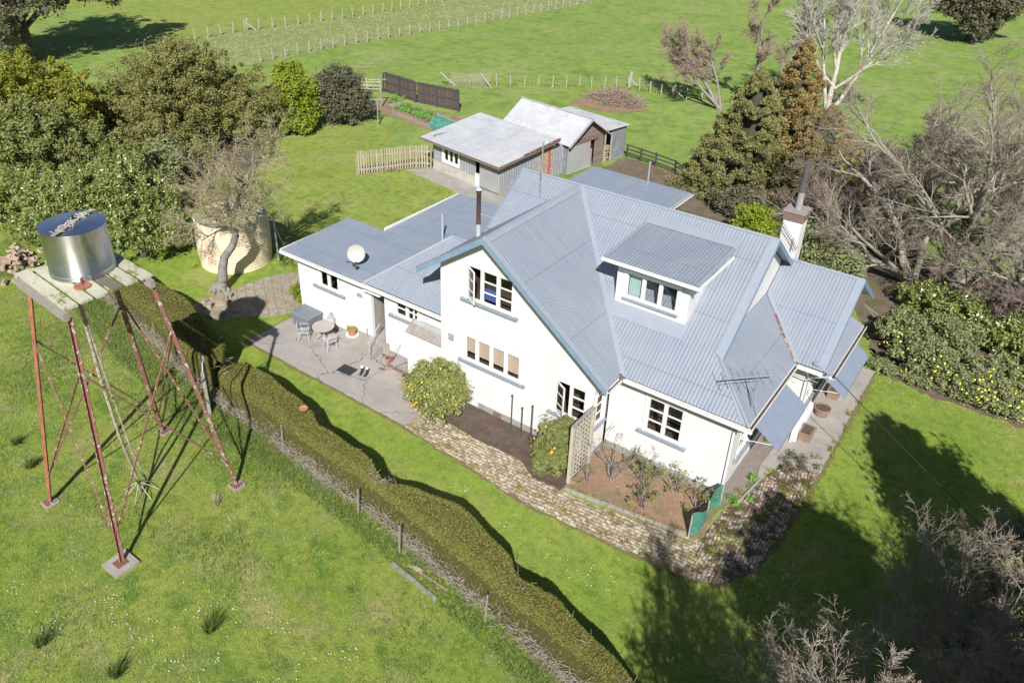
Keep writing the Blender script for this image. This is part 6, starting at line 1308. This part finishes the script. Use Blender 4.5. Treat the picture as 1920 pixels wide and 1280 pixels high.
# rose bushes in the bed
RB = P_(BIG, n=[4,4,3,3,2], kids=[.7,.8,.8,.4,0], ratio=[.6,.6,.6,.5,.5], wander=[.14,.2,.24,.28,.3], up=[.1,.08,.05,.0,0], start=[.3,.2,.2,.3,0], rmin=.008)
labs = ['small rose bush closest to the lattice screen', 'tall rose bush against the white wall near the inner corner', 'rose bush with fresh leaves under the window', 'largest gnarled rose bush in the middle of the bed', 'rose bush near the stone edging in the middle of the bed', 'leafy rose bush against the plinth right of the window', 'rose bush near the white corner by the green netting', 'low reddish rose bush between lattice and middle of the bed']
for i, (x, y, h) in enumerate(((-3.9,-2.0,.75),(-3.6,-.9,1.15),(-2.6,-.75,.9),(-2.1,-1.15,1.15),(-1.75,-2.0,.8),(-1.3,-.75,.85),(-.35,-1.0,.95),(-3.2,-1.6,.7))):
    t = bare_tree('rose_bush', labs[i], 'rose bush', (x,y,.04), [((0,0,0),(rg.gauss(0,.5),rg.gauss(0,.5),1),h,.022) for _ in range(6)], RB, 'barkgrey', 'twigbrown', 150+i, 'pruned rose bushes in the bed under the window')
    if i in (2,3,5,6,4):
        rs = np.random.default_rng(160+i); Cn = np.stack([rs.normal(size=12)*.22, rs.normal(size=12)*.22, .3+rs.random(12)*h*.8], 1); V = leaf_cloud(rs, Cn, np.full(12,.13), 420, .035); np_mesh('leaves', V, np.arange(len(V)).reshape(-1,4), 'l_mid', t)
# weeds
for i, (x, y, n, s_, lab) in enumerate(((.35,.1,260,.18,'bright green weed at the house corner by the netting'), (.55,1.55,200,.15,'bright green weed on the kerb of the grit strip'), (.35,3.9,220,.16,'orange-tinged weed tuft below the front awning'), (.9,.55,120,.1,'small weed on the kerb edge'))):
    t = thing('weed', lab, 'weed', (x,y,.03), 0, 'weeds along the east wall'); rs = np.random.default_rng(170+i); Cn = np.stack([rs.normal(size=6)*s_*.6, rs.normal(size=6)*s_*.6, .05+rs.random(6)*s_], 1); V = leaf_cloud(rs, Cn, np.full(6,s_*.6), n, .035); V[:,2] = np.maximum(V[:,2], .0); np_mesh('leaves', V, np.arange(len(V)).reshape(-1,4), 'veg', t)
# brown dead leaves litter heap on path shade
t = thing('dead_shrub', 'brown withered shrub on the mossy brick path under the awning end', 'shrub', (1.55,3.0,.03)); rs = np.random.default_rng(180); Cn = np.stack([rs.normal(size=20)*.35, rs.normal(size=20)*.5, .05+rs.random(20)*.3], 1); V = leaf_cloud(rs, Cn*np.array([.75,.75,1]), np.full(20,.15), 1300, .03); V[:,2] = np.maximum(V[:,2], .0); np_mesh('leaves', V, np.arange(len(V)).reshape(-1,4), 'l_dark', t)
rs = np.random.default_rng(185); Cn = []
for (x0, y0, x1, y1, k, sp) in ((.5,-3.4,2.1,2.6,60,.28),(-4.2,-2.7,.1,-2.2,26,.12),(-10.7,-3.6,.5,-3.8,40,.06),(2.25,-1,2.35,9,40,.08),(.3,-.3,.9,2.5,16,.1)):
    tt = rs.random(k); Cn.append(np.stack([x0+(x1-x0)*tt+rs.normal(size=k)*sp, y0+(y1-y0)*tt+rs.normal(size=k)*sp, .04+rs.random(k)*.05], 1))
Cn = np.concatenate(Cn); V = leaf_cloud(rs, Cn, .05+.1*rs.random(len(Cn)), 9000, .022, .5, .4, .6); V[:,2] = np.maximum(V[:,2], .035)
o = np_mesh('path_moss', V, np.arange(len(V)).reshape(-1,4), 'l_yellowolive'); tag(o, 'scruffy moss and low weeds creeping over the brick paths', 'weeds', kind='stuff')
# vegetable rows
t = thing('vegetables', 'leafy green vegetables growing in the beds in front of the dark board fence', 'vegetables', (-37.5,25.8,0)); rs = np.random.default_rng(181)
Cn = np.concatenate([np.stack([np.linspace(-1,3.2,26)+rs.normal(size=26)*.1, .2-.22*np.linspace(-1,3.2,26)+rs.normal(size=26)*.12+j*.5, .12+rs.random(26)*.15], 1) for j in range(3)]+[np.stack([rs.normal(size=14)*.5-2.6, rs.normal(size=14)*.5+1.8, .2+rs.random(14)*.3], 1)]); V = leaf_cloud(rs, Cn, np.full(len(Cn),.2), 2600, .06, .5, .5, .6); V[:,2] = np.maximum(V[:,2], .0); np_mesh('leaves', V, np.arange(len(V)).reshape(-1,4), 'veg', t)
# brush pile
rg = random.Random(190); S = []
for _ in range(2600):
    a = rg.random()*6.28; rr = rg.random()**.6; x = rr*2.6*math.cos(a); y = rr*1.5*math.sin(a); z = (1-rr**2)*.95*rg.random()+.05; p = Vector((x,y,z)); d = Vector((rg.gauss(0,1),rg.gauss(0,1),rg.gauss(.1,.35))).normalized(); L = rg.uniform(.3,1.0); q = p+d*L; q.z = max(q.z,.02); S.append((tuple(p),tuple(q),.018,.008))
t = thing('brush_pile', 'heap of pruned branches lying on bare soil in the pasture', 'brush pile', (-25.9,40.0,0)); V, F = tube_arr(S, 3); np_mesh('branches', V, F, 'twigpink', t)
# prostrate shadow-casting shrub beside the conifers
tree('low_dark_shrub', 'low dark shrub in the shade between conifers and rear roof', 'shrub', (-8.6,23.4,0), [(0,0,.8,1.8,1.2,.9)], 9000, .09, 'l_dark', 191, (.1,.4), nclump=50, clump=.28)
